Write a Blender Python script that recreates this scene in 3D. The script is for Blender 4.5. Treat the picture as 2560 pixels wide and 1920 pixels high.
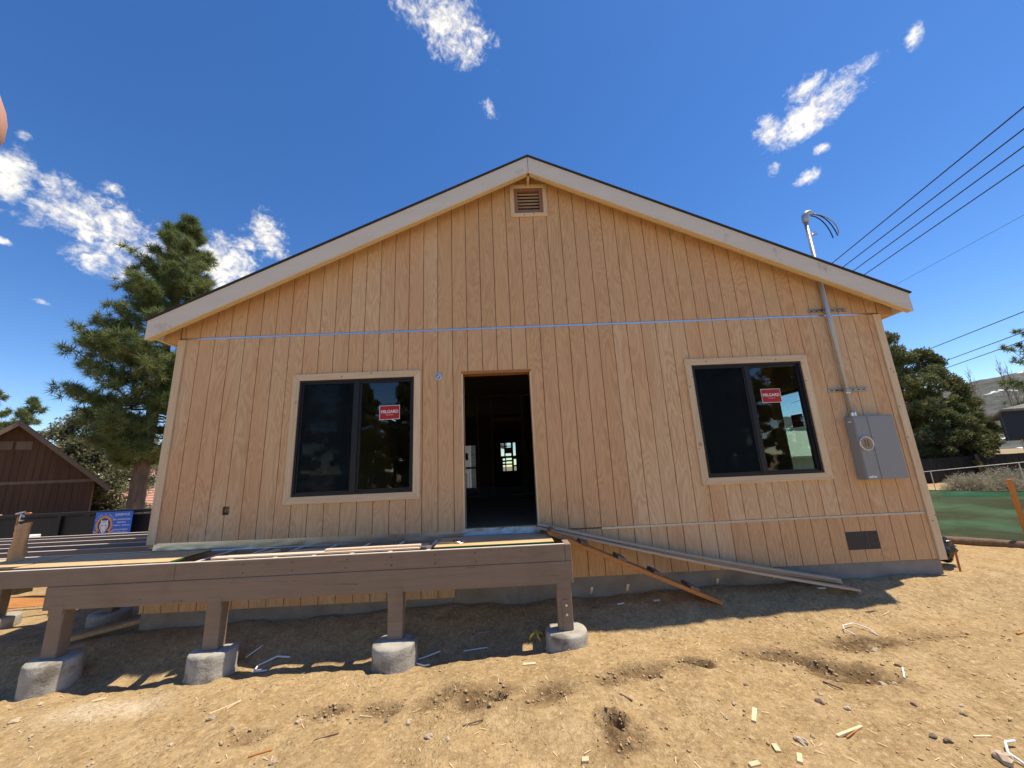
import bpy, math, random
import numpy as np
from mathutils import Vector, Matrix
for o in list(bpy.data.objects): bpy.data.objects.remove(o)
S = bpy.context.scene
COL = S.collection
R = math.radians
# ------------------------------------------------------------------ camera
CAMLOC = Vector((-0.1606, -4.8695, 1.3431))
def basis(pitch, yaw, roll):
    cp, sp, cy, sy, cr, sr = math.cos(pitch), math.sin(pitch), math.cos(yaw), math.sin(yaw), math.cos(roll), math.sin(roll)
    f = Vector((sy*cp, cy*cp, sp)); r = Vector((cy, -sy, 0)); u = r.cross(f)
    return cr*r+sr*u, -sr*r+cr*u, f
CR_, CU_, CF_ = basis(R(12.4785), R(1.2546), R(-2.5983))
cam = bpy.data.cameras.new('camera'); cam.sensor_width = 36; cam.lens = 36*924/2560
cam.clip_start = 0.005; cam.clip_end = 5000
camo = bpy.data.objects.new('camera', cam); COL.objects.link(camo)
m = Matrix((CR_, CU_, -CF_)).transposed().to_4x4(); m.translation = CAMLOC
camo.matrix_world = m
S.camera = camo
# ------------------------------------------------------------------ sun, sky, exposure
SUND = Vector((0.39, 0.058, 1.0)).normalized()
SKY_STRENGTH, SUN_STRENGTH, EXPOSURE = 0.125, 3.6, 0.74
sl = bpy.data.lights.new('sun', 'SUN'); sl.energy = SUN_STRENGTH; sl.angle = R(0.53); sl.color = (1, 0.95, 0.87)
so = bpy.data.objects.new('sun', sl); COL.objects.link(so)
so.rotation_euler = SUND.to_track_quat('Z', 'Y').to_euler(); so.location = (6, 2, 15)
S.view_settings.view_transform = 'Standard'; S.view_settings.look = 'None'
S.view_settings.exposure = EXPOSURE; S.view_settings.gamma = 1; S.view_settings.use_curve_mapping = False
S.view_settings.use_white_balance = True; S.view_settings.white_balance_temperature = 7700; S.view_settings.white_balance_tint = 7
S.render.engine = 'CYCLES'
S.cycles.max_bounces = 8; S.cycles.transparent_max_bounces = 12
class NT:
    """tiny node helper"""
    def __init__(s, tree): s.t = tree; s.n = tree.nodes; s.l = tree.links
    def new(s, typ, **kw):
        n = s.n.new(typ)
        for k, v in kw.items(): setattr(n, k, v)
        return n
    def put(s, sock, v):
        if v is None: return
        if isinstance(v, bpy.types.NodeSocket): s.l.new(v, sock)
        else: sock.default_value = v
    def math(s, op, a, b=None, c=None, clamp=False):
        n = s.new('ShaderNodeMath', operation=op, use_clamp=clamp)
        s.put(n.inputs[0], a); s.put(n.inputs[1], b); s.put(n.inputs[2], c)
        return n.outputs[0]
    def vmath(s, op, a, b=None):
        n = s.new('ShaderNodeVectorMath', operation=op); s.put(n.inputs[0], a); s.put(n.inputs[1], b)
        return n.outputs['Value'] if op in ('DOT_PRODUCT', 'LENGTH') else n.outputs[0]
    def noise(s, vec, scale=1, detail=4, rough=.55, dist=0.0):
        n = s.new('ShaderNodeTexNoise'); s.put(n.inputs['Vector'], vec); s.put(n.inputs['Scale'], scale)
        n.inputs['Detail'].default_value = detail; n.inputs['Roughness'].default_value = rough; n.inputs['Distortion'].default_value = dist
        return n.outputs['Fac']
    def mix(s, f, a, b, mode='MIX'):
        n = s.new('ShaderNodeMix', data_type='RGBA', blend_type=mode)
        s.put(n.inputs[0], f)
        for i, v in ((6, a), (7, b)): s.put(n.inputs[i], (*v, 1) if isinstance(v, tuple) and len(v) == 3 else v)
        return n.outputs[2]
    def mapr(s, v, a, b, c=0, d=1, smooth=False):
        n = s.new('ShaderNodeMapRange', interpolation_type='SMOOTHSTEP' if smooth else 'LINEAR')
        s.put(n.inputs[0], v)
        for i, x in enumerate((a, b, c, d)): n.inputs[i+1].default_value = x
        return n.outputs[0]
    def scaled(s, vec, sc):
        n = s.new('ShaderNodeMapping'); s.put(n.inputs[0], vec); n.inputs['Scale'].default_value = sc
        return n.outputs[0]
    def bump(s, h, strength=.3, dist=.01, normal=None):
        n = s.new('ShaderNodeBump'); n.inputs['Strength'].default_value = strength; n.inputs['Distance'].default_value = dist
        s.put(n.inputs['Height'], h); s.put(n.inputs['Normal'], normal)
        return n.outputs[0]
W = bpy.data.worlds.new('World'); S.world = W; W.use_nodes = True
w = NT(W.node_tree); w.n.clear()
sky = w.new('ShaderNodeTexSky', sky_type='NISHITA'); sky.sun_disc = False
sky.sun_elevation = math.asin(SUND.z); sky.sun_rotation = math.atan2(SUND.x, SUND.y)
sky.altitude = 2000; sky.air_density = 1.0; sky.dust_density = 0.2; sky.ozone_density = 2.5
D = w.new('ShaderNodeTexCoord').outputs['Generated']
CLOUDS = [((-0.6894, 0.5746, 0.4411), (5.72, 7.8, -1.22), (-8.87, 2.4, -16.99), 1.0),
((-0.6965, 0.6047, 0.3864), (9.53, 11.8, -1.29), (-11.9, 4.55, -28.56), .95),
((-0.5684, 0.6993, 0.4335), (9.46, 12.36, -7.53), (-12.14, -2.49, -11.91), 1.1),
((-0.7382, 0.4896, 0.464), (21.73, 27.77, 5.27), (-0.58, 15.49, -17.26), 1.0),
((-0.4935, 0.7096, 0.5029), (6.02, 12.34, -11.51), (-22.09, -7.54, -11.03), .9),
((-0.5354, 0.6979, 0.4757), (19.52, 11.44, 5.19), (7.13, 34.48, -42.56), .7),
((-0.0857, 0.5358, 0.84), (7.87, 4.74, -2.22), (-4.78, 14.02, -9.43), 1.0),
((-0.0283, 0.571, 0.8204), (11.84, 24.72, -16.8), (-18.16, 10.05, -7.62), .7),
((0.5852, 0.5399, 0.6051), (6.7, -9.88, 2.34), (17.76, 9.92, -26.03), 1.1),
((0.5611, 0.5286, 0.637), (15.79, -25.48, 7.24), (22.36, 9.39, -27.48), .8),
((0.5314, 0.588, 0.6099), (15.08, -32.48, 18.17), (27.19, -5.02, -18.85), .9),
((0.6553, 0.4326, 0.6192), (57.08, -63.01, -16.38), (-0.82, 45.41, -30.86), .9),
((0.6083, 0.5714, 0.551), (43.98, -43.5, -3.44), (12.79, 60.54, -76.91), .7),
((0.5547, 0.6192, 0.5558), (46.24, -2.09, -43.82), (-28.87, 46.6, -23.11), .7),
((0.6046, 0.6036, 0.5196), (23.95, -27.73, 4.35), (22.82, 20.89, -50.82), .75),
((-0.0063, 0.6533, 0.7571), (25.63, 15.36, -13.04), (-23.8, 36.25, -31.48), .4),
((-0.7105, 0.4733, 0.5208), (47.08, 69.73, 0.86), (-32.02, 56.48, -95.01), .6),
((-0.6652, 0.5575, 0.4967), (33.08, 40.63, -1.31), (-23.55, 35.03, -70.85), .9),
((-0.7588, 0.5783, 0.2996), (33.74, 51.59, -14.14), (-93.34, -52.7, -134.69), .35),
((-0.7675, 0.52, 0.3748), (50.64, 77.28, -3.52), (-56.12, 15.06, -135.81), .5),
# the same kind of scattered cloud over the rest of the sky
((-0.55, -0.70, 0.45), (7, -5.5, 0), (-3, -2.5, -14), .9), ((0.50, -0.75, 0.43), (6, 4, 0), (3, -4, -12), .9),
((0.05, -0.72, 0.69), (6, .5, 0), (0, 9, -9), .8), ((0.88, -0.2, 0.43), (2, 8, 0), (7, 1, -14), .9), ((-0.9, -0.15, 0.4), (1.5, -9, 0), (-7, 1, -15), .8)]
n1 = w.noise(D, 11, 4, .6, .3); n2 = w.noise(w.scaled(D, (1, 1, 1.4)), 30, 7, .60, .5)
nn = w.math('ADD', w.math('MULTIPLY', w.math('SUBTRACT', n1, .5), 2.0), w.math('MULTIPLY', w.math('SUBTRACT', n2, .5), 3.2))
n3 = w.noise(D, 95, 4, .62, .5); nn = w.math('ADD', nn, w.math('MULTIPLY', w.math('SUBTRACT', n3, .5), 2.2))
cov = None
for c, a, b, k in CLOUDS:
    # direction turned into the cloud's own axes; 1 - r^2 inside its ellipse
    c_ = Vector(c).normalized(); a_ = Vector(a); b_ = Vector(b); ah = (a_-a_.dot(c_)*c_).normalized(); bh = c_.cross(ah)
    if bh.dot(b_) < 0: ah, bh = ah, -bh; c_ = -c_
    mp = w.new('ShaderNodeMapping', vector_type='TEXTURE'); w.put(mp.inputs[0], D)
    mp.inputs['Rotation'].default_value = Matrix((c_, ah, bh)).transposed().to_euler()
    mp.inputs['Scale'].default_value = (1, 1/a_.length, 1/b_.length)
    v = mp.outputs[0]
    q = w.math('ADD', w.vmath('DOT_PRODUCT', w.vmath('MULTIPLY', v, v), (1, -1, -1)), (k-1)*.7)
    cov = q if cov is None else w.math('MAXIMUM', cov, q)
cov = w.mapr(w.math('ADD', w.math('MAXIMUM', cov, -3), w.math('MULTIPLY', nn, .85)), -.25, 1.6, 0, 1, True)
cov = w.math('POWER', cov, 1.1)
hs = w.new('ShaderNodeHueSaturation'); hs.inputs['Hue'].default_value = 0.51; hs.inputs['Saturation'].default_value = 1.30; hs.inputs['Value'].default_value = 1.06
w.l.new(sky.outputs[0], hs.inputs['Color'])
ccol = w.mix(w.mapr(n2, .3, .7), (4.6, 4.75, 5.1), (6.4, 6.4, 6.4))
wc = w.mix(cov, hs.outputs[0], ccol)
bg = w.new('ShaderNodeBackground'); bg.inputs['Strength'].default_value = SKY_STRENGTH
w.l.new(wc, bg.inputs['Color']); wo = w.new('ShaderNodeOutputWorld'); w.l.new(bg.outputs[0], wo.inputs[0])
W.cycles.sampling_method = 'MANUAL'; W.cycles.sample_map_resolution = 1024
# ------------------------------------------------------------------ materials
def new_mat(name):
    m = bpy.data.materials.new(name); m.use_nodes = True
    k = NT(m.node_tree); b = k.n['Principled BSDF']
    k.pos = k.new('ShaderNodeNewGeometry').outputs['Position']
    k.obj = k.new('ShaderNodeTexCoord').outputs['Object']
    k.oi = k.new('ShaderNodeObjectInfo').outputs['Random']
    return m, k, b
def surf(name, c1, c2, sc=(8, 8, 8), rough=.7, bump=.2, bd=.004, detail=6, metal=0, coord='pos', vary=0.0, lo=.3, hi=.7, spec=.4, fine=0, dark=None):
    """two-tone procedural surface; vary = per-object brightness spread; dark = (colour, scale, threshold) for blotches"""
    m, k, b = new_mat(name)
    co = getattr(k, coord); f = k.noise(k.scaled(co, sc), 1, detail, .6, .2)
    col = k.mix(k.mapr(f, lo, hi), c1, c2)
    if dark:
        g = k.noise(co, dark[1], 4, .6)
        col = k.mix(k.mapr(g, dark[2], dark[2]+.12), col, dark[0])
    if vary:
        h = k.new('ShaderNodeHueSaturation'); k.put(h.inputs['Color'], col)
        k.put(h.inputs['Value'], k.mapr(k.oi, 0, 1, 1-vary, 1+vary)); col = h.outputs[0]
    k.put(b.inputs['Base Color'], col); b.inputs['Metallic'].default_value = metal
    k.put(b.inputs['Roughness'], k.mapr(f, 0, 1, max(.02, rough-.08), min(1, rough+.08)))
    b.inputs['Specular IOR Level'].default_value = spec
    if bump:
        h = f if not fine else k.math('ADD', f, k.math('MULTIPLY', k.noise(co, fine, 3), .6))
        k.put(b.inputs['Normal'], k.bump(h, bump, bd))
    return m
def plywood(name, light, dark, tints, gx=3.2, gz=.55, rings=17, panel=1.2192, x0=.168, axis='z', tiers=(.541, 3.234), k_line=.55):
    """rotary-cut veneer: contour lines of a stretched noise field, tinted panel by panel"""
    m, k, b = new_mat(name)
    sp = k.new('ShaderNodeSeparateXYZ'); k.put(sp.inputs[0], k.pos)
    X, Yv, Z = sp.outputs
    cell = k.math('FLOOR', k.math('DIVIDE', k.math('SUBTRACT', X, x0), panel))
    for i, t in enumerate(tiers): cell = k.math('ADD', cell, k.math('MULTIPLY', k.math('GREATER_THAN', Z, t), 37.0+11*i))
    wn = k.new('ShaderNodeTexWhiteNoise', noise_dimensions='1D'); k.put(wn.inputs['W'], cell)
    rnd = wn.outputs['Value']
    cb = k.new('ShaderNodeCombineXYZ')
    k.put(cb.inputs[0], k.math('ADD', X, k.math('MULTIPLY', rnd, 40))); k.put(cb.inputs[1], Yv); k.put(cb.inputs[2], Z)
    P = cb.outputs[0]
    sc = (gx, gx, gz) if axis == 'z' else (gz, gx, gx)
    f = k.noise(k.scaled(P, sc), 1, 3.5, .5, .35)
    ring = k.math('FRACT', k.math('MULTIPLY', f, rings))
    line = k.mapr(k.math('ABSOLUTE', k.math('SUBTRACT', ring, .5)), .10, .5, 1, 0)
    line = k.math('POWER', line, 1.5)
    fib = k.noise(k.scaled(P, (160, 160, 5) if axis == 'z' else (5, 160, 160)), 1, 3, .6)
    big = k.noise(k.scaled(P, (2.6, 2.6, .5)), 1, 2, .5)
    amt = k.math('MULTIPLY', line, k.mapr(big, .3, .7, .25, k_line))
    wn2 = k.new('ShaderNodeTexWhiteNoise', noise_dimensions='2D'); cb2 = k.new('ShaderNodeCombineXYZ'); k.put(cb2.inputs[0], k.math('FLOOR', k.math('DIVIDE', k.math('SUBTRACT', X, x0), .2032))); k.put(cb2.inputs[1], cell); k.put(wn2.inputs['Vector'], cb2.outputs[0])
    base = k.mix(k.mapr(rnd, .15, .85), tints[0], tints[1]); base = k.mix(k.mapr(k.noise(k.scaled(P, (1.7, 2, .30)), 1, 3, .5), .44, .62), base, tints[2])
    hv_ = k.new('ShaderNodeHueSaturation'); k.put(hv_.inputs['Color'], base); k.put(hv_.inputs['Value'], k.mapr(wn2.outputs['Value'], 0, 1, .965, 1.03)); base = hv_.outputs[0]
    col = k.mix(amt, base, dark); col = k.mix(k.mapr(fib, .35, .75, 0, .35), col, light)
    kn = k.noise(k.scaled(P, (5, 5, 2.2)), 1, 1, .4)
    col = k.mix(k.mapr(kn, .80, .85, 0, .45), col, (dark[0]*.45, dark[1]*.4, dark[2]*.4))
    k.put(b.inputs['Base Color'], col); b.inputs['Roughness'].default_value = .78; b.inputs['Specular IOR Level'].default_value = .15
    k.put(b.inputs['Normal'], k.bump(k.math('ADD', k.math('MULTIPLY', line, .5), fib), .22, .002))
    return m
M = {}
M['siding'] = plywood('fir_siding', (.78, .575, .345), (.43, .205, .09), ((.715, .50, .30), (.635, .39, .198), (.67, .395, .215)), gx=3.4, gz=.55, rings=21, k_line=.52)
M['groove'] = surf('groove_wood', (.24, .135, .065), (.30, .17, .085), (20, 20, 4), .85, .1)
M['plysheet'] = plywood('plywood_sheet', (.72, .52, .32), (.42, .25, .12), ((.62, .43, .24), (.60, .40, .22), (.58, .38, .2)), gx=4, gz=.6, axis='x', tiers=())
def lumber(name, a, b_, along='x', rough=.7, vary=.08, knots=True, ksc=(4, 14, 14)):
    m, k, b = new_mat(name)
    s = {'x': (2.2, 55, 55), 'y': (55, 2.2, 55), 'z': (55, 55, 2.2)}[along]
    P = k.pos
    f = k.noise(k.scaled(P, s), 1, 4, .55, .8)
    col = k.mix(k.mapr(f, .3, .72), a, b_)
    if knots:
        kk = k.noise(k.scaled(P, {'x': (5, 11, 11), 'y': (11, 5, 11), 'z': (11, 11, 5)}[along]), 1, .5, .3)
        col = k.mix(k.mapr(kk, .77, .83, 0, .75), col, (b_[0]*.3, b_[1]*.24, b_[2]*.2))
        vd = k.new('ShaderNodeTexVoronoi'); k.put(vd.inputs['Vector'], P); vd.inputs['Scale'].default_value = 8
        col = k.mix(k.mapr(vd.outputs['Distance'], .11, .06, 0, .8), col, (b_[0]*.28, b_[1]*.2, b_[2]*.16))
    h = k.new('ShaderNodeHueSaturation'); k.put(h.inputs['Color'], col); k.put(h.inputs['Value'], k.mapr(k.oi, 0, 1, 1-vary, 1+vary))
    k.put(b.inputs['Base Color'], h.outputs[0]); b.inputs['Roughness'].default_value = rough; b.inputs['Specular IOR Level'].default_value = .25
    k.put(b.inputs['Normal'], k.bump(f, .15, .002))
    return m
M['trim_z'] = lumber('pine_trim_vertical', (.76, .60, .40), (.62, .45, .27), 'z')
M['trim_x'] = lumber('pine_trim_horizontal', (.76, .60, .40), (.63, .46, .28), 'x')
M['lumber_x'] = lumber('fir_lumber', (.62, .42, .23), (.45, .27, .13), 'x')
M['lumber_z'] = lumber('fir_stud', (.50, .34, .19), (.38, .24, .12), 'z')
M['orange_wood'] = lumber('orange_plank', (.52, .24, .085), (.36, .14, .045), 'x')
M['scrap'] = lumber('pale_scrap', (.78, .62, .42), (.64, .47, .28), 'x', knots=False)
M['cleat'] = surf('weathered_cleat', (.14, .10, .08), (.24, .17, .12), (30, 30, 30), .85, .3, coord='obj', vary=.2)
M['fascia'] = surf('primed_fascia', (.66, .61, .52), (.72, .67, .57), (1.2, 8, 8), .75, .12, .002, dark=((.47, .43, .36), 3.1, .63), spec=.2)
M['raw_pine'] = lumber('raw_rafter', (.70, .55, .33), (.60, .43, .23), 'x', knots=False)
M['soffit'] = surf('soffit_ply', (.42, .25, .15), (.33, .185, .10), (3, 20, 3), .8, .1)
M['roofing'] = surf('roof_edge', (.030, .026, .030), (.06, .05, .055), (30, 30, 30), .9, .5)
M['drip'] = surf('drip_edge', (.05, .045, .06), (.07, .06, .075), (9, 9, 9), .45, 0, metal=.3)
M['galv'] = surf('galvanised_metal', (.62, .65, .69), (.74, .76, .79), (26, 26, 26), .30, .05, .001, metal=1)
M['flash'] = surf('flashing_metal', (.58, .58, .54), (.72, .71, .66), (3, 6, 6), .30, .10, .006, metal=1, detail=3)
M['conduit'] = surf('conduit_zinc', (.40, .43, .47), (.50, .53, .57), (30, 30, 6), .38, .04, metal=.45)
M['zinc'] = surf('zinc_strut', (.40, .41, .42), (.55, .56, .57), (40, 40, 40), .45, .1, metal=.9)
M['concrete'] = surf('concrete', (.22, .20, .175), (.33, .305, .265), (3.5, 3.5, 5), .9, .5, .006, 8, fine=70, dark=((.20, .185, .17), 2.2, .6), spec=.2)
M['footing'] = surf('footing_concrete', (.32, .30, .265), (.45, .425, .375), (6, 6, 14), .9, .8, .010, 8, fine=60, dark=((.20, .18, .15), 4, .54), spec=.2)
M['deckpaint'] = surf('taupe_paint', (.265, .190, .132), (.315, .232, .165), (1.5, 14, 34), .66, .5, .004, 8, fine=90, spec=.3, dark=((.20, .135, .092), 4, .60))
def painted():
    m, k, b = new_mat('taupe_paint')
    f = k.noise(k.scaled(k.pos, (1.4, 30, 34)), 1, 6, .6, .3); g = k.noise(k.scaled(k.pos, (.9, 12, 26)), 1, 2, .45, .6); t = k.noise(k.pos, 3.2, 5, .6); sp = k.noise(k.pos, 70, 3, .6)
    col = k.mix(k.mapr(f, .3, .7), (.245, .180, .132), (.285, .212, .157))
    col = k.mix(k.mapr(t, .5, .7, 0, .5), col, (.20, .142, .10)); col = k.mix(k.mapr(sp, .66, .74, 0, .35), col, (.40, .31, .23))
    chk = k.mapr(k.math('ABSOLUTE', k.math('SUBTRACT', g, .68)), .006, .0, 0, 1)
    col = k.mix(k.math('MULTIPLY', chk, .8), col, (.05, .035, .026))
    k.put(b.inputs['Base Color'], col); b.inputs['Roughness'].default_value = .7; b.inputs['Specular IOR Level'].default_value = .25
    k.put(b.inputs['Normal'], k.bump(k.math('SUBTRACT', k.math('MULTIPLY', f, .6), chk), .45, .004))
    return m
M['deckpaint'] = painted()
M['black'] = surf('black_frame', (.012, .012, .015), (.018, .018, .021), (20, 20, 20), .4, 0)
M['plastic_black'] = surf('black_plastic', (.012, .012, .013), (.02, .02, .02), (30, 30, 30), .18, .3, .01, spec=.7)
M['meter'] = surf('meter_grey', (.26, .275, .285), (.285, .295, .30), (60, 60, 60), .45, .06, .001, spec=.4)
M['meter_side'] = M['meter']
M['brown_vent'] = surf('brown_vent', (.26, .125, .085), (.32, .16, .11), (12, 12, 12), .6, .1)
M['vent_slat'] = surf('vent_slat', (.42, .34, .28), (.48, .40, .33), (12, 12, 12), .5, .05)
M['white'] = surf('white_print', (.80, .80, .80), (.84, .84, .84), (9, 9, 9), .5, 0)
M['red'] = surf('red_label', (.40, .018, .018), (.46, .024, .024), (9, 9, 9), .45, 0)
M['dial'] = surf('meter_cover', (.30, .22, .13), (.36, .27, .16), (14, 14, 3), .35, .1)
M['cardboard'] = surf('brown_paper', (.50, .29, .14), (.60, .37, .19), (9, 9, 9), .85, .6, .02, coord='obj')
M['copper'] = surf('copper_pipe', (.42, .16, .08), (.55, .24, .12), (20, 20, 20), .4, .05, metal=.6)
M['rust'] = surf('red_rod', (.42, .09, .035), (.52, .13, .05), (20, 20, 20), .7, .1)
M['blue'] = surf('sign_blue', (.008, .12, .62), (.010, .15, .70), (4, 4, 4), .4, 0)
M['sign_orange'] = surf('sign_orange', (.72, .30, .05), (.80, .36, .08), (5, 5, 5), .45, 0)
M['sign_navy'] = surf('sign_navy', (.02, .025, .16), (.03, .035, .2), (5, 5, 5), .45, 0)
M['fence_black'] = surf('black_fence', (.008, .008, .010), (.016, .016, .018), (6, 6, 6), .6, .1)
M['brown_wall'] = surf('brown_boards', (.085, .043, .024), (.13, .070, .042), (12, 12, 1.0), .8, .3, vary=.10)
M['brown_trim'] = surf('taupe_trim', (.17, .12, .09), (.21, .155, .12), (5, 5, 5), .75, .1)
M['dark_trim'] = surf('dark_brown', (.035, .022, .018), (.05, .033, .027), (9, 9, 9), .8, .2)
M['brown_roof'] = surf('brown_shingle', (.15, .105, .085), (.21, .155, .125), (5, 14, 14), .9, .5, .01)
M['terracotta'] = surf('terracotta_roof', (.46, .22, .16), (.54, .28, .205), (2, 9, 9), .9, .4, .02, vary=.05)
M['white_wall'] = surf('pale_wall', (.60, .60, .57), (.68, .68, .65), (4, 4, 4), .8, .1)
M['sage_wall'] = surf('sage_wall', (.34, .40, .30), (.40, .46, .35), (3, 3, 12), .8, .1)
M['sage_roof'] = surf('sage_shingle', (.42, .44, .30), (.50, .52, .37), (3, 12, 12), .9, .4, .01)
M['teal_wall'] = surf('teal_wall', (.05, .13, .13), (.07, .16, .16), (3, 3, 12), .8, .1)
M['navy_wall'] = surf('navy_wall', (.010, .016, .026), (.016, .024, .036), (3, 3, 10), .7, .1)
M['grey_shingle'] = surf('grey_shingle', (.16, .18, .16), (.22, .24, .21), (14, 14, 14), .9, .3, vary=.15)
M['grey_roof'] = surf('grey_roof', (.13, .125, .115), (.19, .18, .165), (4, 4, 4), .9, .3)
M['galv_dull'] = surf('dull_rail', (.50, .53, .54), (.60, .63, .64), (9, 9, 9), .5, .05, metal=.4)
M['dark_boards'] = surf('dark_fence_boards', (.022, .024, .030), (.036, .038, .045), (8, 8, 1), .8, .2, vary=.2)
M['stake'] = lumber('orange_stake', (.62, .27, .07), (.50, .20, .05), 'z', knots=False)
M['log'] = surf('log_bark', (.13, .085, .058), (.22, .15, .105), (3, 22, 22), .95, .8, .03)
M['stone'] = surf('stone', (.40, .31, .22), (.54, .44, .33), (14, 14, 14), .9, .5, .01, coord='obj', vary=.25)
M['dark_stone'] = surf('dark_stone', (.17, .125, .095), (.26, .20, .155), (14, 14, 14), .9, .5, .01, coord='obj', vary=.2)
M['clod'] = surf('dirt_clod', (.40, .27, .15), (.54, .385, .225), (20, 20, 20), .95, .6, .01, coord='obj', vary=.15)
M['bark'] = surf('pine_bark', (.085, .060, .046), (.19, .135, .10), (7, 7, 2.2), .95, 1, .06)
M['twig'] = surf('bare_twig', (.20, .155, .13), (.26, .205, .175), (5, 5, 5), .9, 0)
M['tool'] = surf('tool_steel', (.5, .5, .5), (.62, .62, .62), (20, 20, 20), .3, .1, metal=1)
M['banana'] = surf('banana_skin', (.60, .43, .06), (.70, .52, .10), (20, 20, 20), .6, .2, coord='obj')
M['cable'] = surf('black_cable', (.010, .010, .016), (.016, .016, .022), (9, 9, 9), .5, 0)
M['grey_cable'] = surf('grey_cable', (.32, .33, .34), (.36, .37, .38), (9, 9, 9), .5, 0)
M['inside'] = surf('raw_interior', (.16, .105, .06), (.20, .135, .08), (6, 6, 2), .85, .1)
M['pink_trim'] = lumber('primed_trim_board', (.72, .56, .42), (.62, .47, .34), 'x', knots=False)
M['deckboard'] = lumber('grey_brown_decking', (.56, .45, .33), (.46, .355, .25), 'x', knots=False)
M['top_strip'] = surf('pale_top_strip', (.60, .53, .48), (.68, .61, .55), (20, 20, 20), .6, .1)  # pale tone of the thin strips topping the joists and rims
M['snow_strip'] = surf('white_plastic', (.72, .74, .78), (.8, .82, .85), (9, 9, 9), .4, .1)
def foliage(name, c1, c2, c3, rough=.65, trans=.25):
    m, k, b = new_mat(name)
    g = k.new('ShaderNodeNewGeometry'); ri = g.outputs['Random Per Island']
    n = k.noise(k.pos, 1.1, 3, .5)
    col = k.mix(ri, c1, c2); col = k.mix(k.mapr(n, .42, .66, 0, .7), col, c3)
    k.put(b.inputs['Base Color'], col); b.inputs['Roughness'].default_value = rough; b.inputs['Specular IOR Level'].default_value = .3
    tr = k.new('ShaderNodeBsdfTranslucent'); k.put(tr.inputs[0], col)
    mx = k.new('ShaderNodeMixShader'); mx.inputs[0].default_value = trans
    k.l.new(b.outputs[0], mx.inputs[1]); k.l.new(tr.outputs[0], mx.inputs[2]); k.l.new(mx.outputs[0], k.n['Material Output'].inputs[0])
    return m
M['needles'] = foliage('pine_needles', (.075, .125, .042), (.20, .25, .095), (.25, .265, .105), trans=.4)
M['juniper'] = foliage('juniper_scales', (.06, .09, .034), (.17, .185, .07), (.24, .225, .09), trans=.3)
M['cedar'] = foliage('cedar_needles', (.11, .13, .07), (.24, .25, .15), (.27, .25, .15), trans=.35)
M['cypress'] = foliage('cypress', (.04, .07, .02), (.09, .12, .04), (.11, .12, .045))
M['brush'] = foliage('rabbitbrush', (.30, .27, .19), (.46, .42, .32), (.36, .34, .22), trans=.15)
M['weed'] = foliage('green_weed', (.05, .10, .02), (.09, .16, .04), (.08, .14, .03))
def glass_mat(name, tint, ior, screen=0.0):
    m, k, b = new_mat(name); k.n.remove(b)
    tr = k.new('ShaderNodeBsdfTransparent'); tr.inputs[0].default_value = (*tint, 1)
    gl = k.new('ShaderNodeBsdfGlossy'); gl.inputs['Roughness'].default_value = .0; gl.inputs[0].default_value = (.92, .97, 1, 1)
    fr = k.new('ShaderNodeFresnel'); fr.inputs[0].default_value = ior
    front = k.math('SUBTRACT', 1.0, k.new('ShaderNodeNewGeometry').outputs['Backfacing'])   # only the outer face mirrors, so no false total reflection inside the thin sheet
    mx = k.new('ShaderNodeMixShader'); k.put(mx.inputs[0], k.math('MULTIPLY', fr.outputs[0], front)); k.l.new(tr.outputs[0], mx.inputs[1]); k.l.new(gl.outputs[0], mx.inputs[2])
    out = mx.outputs[0]
    if screen:
        df = k.new('ShaderNodeBsdfDiffuse'); df.inputs[0].default_value = (.010, .018, .024, 1)
        t2 = k.new('ShaderNodeBsdfTransparent'); m2 = k.new('ShaderNodeMixShader'); m2.inputs[0].default_value = screen
        k.l.new(t2.outputs[0], m2.inputs[1]); k.l.new(df.outputs[0], m2.inputs[2]); out = m2.outputs[0]
    k.l.new(out, k.n['Material Output'].inputs[0])
    return m
M['glass'] = glass_mat('window_glass', (.78, .87, .87), 1.75)
M['clear'] = glass_mat('clear_glass', (.70, .76, .76), 1.35)
M['screen'] = glass_mat('insect_screen', (1, 1, 1), 1.0, .45)
def green_screen_mat():
    m, k, b = new_mat('green_screen')
    f = k.noise(k.scaled(k.pos, (1.6, 1.6, 7)), 1, 5, .6, 1.0)
    weave = k.noise(k.scaled(k.pos, (3, 3, 240)), 1, 2, .5)
    col = k.mix(k.mapr(f, .38, .68), (.022, .125, .072), (.062, .205, .132))
    col = k.mix(k.mapr(weave, .4, .7, 0, .3), col, (.06, .19, .12))
    k.put(b.inputs['Base Color'], col); b.inputs['Roughness'].default_value = .7
    tr = k.new('ShaderNodeBsdfTransparent'); mx = k.new('ShaderNodeMixShader'); mx.inputs[0].default_value = .10
    tl = k.new('ShaderNodeBsdfTranslucent'); k.put(tl.inputs[0], col); m3 = k.new('ShaderNodeMixShader'); m3.inputs[0].default_value = .5
    k.l.new(b.outputs[0], m3.inputs[1]); k.l.new(tl.outputs[0], m3.inputs[2])
    k.l.new(m3.outputs[0], mx.inputs[1]); k.l.new(tr.outputs[0], mx.inputs[2]); k.l.new(mx.outputs[0], k.n['Material Output'].inputs[0])
    return m
M['green'] = green_screen_mat()
def link_mesh_mat():
    m, k, b = new_mat('chain_link'); b.inputs['Base Color'].default_value = (.35, .37, .38, 1); b.inputs['Metallic'].default_value = .6
    return m
M['chain'] = link_mesh_mat()
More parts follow.
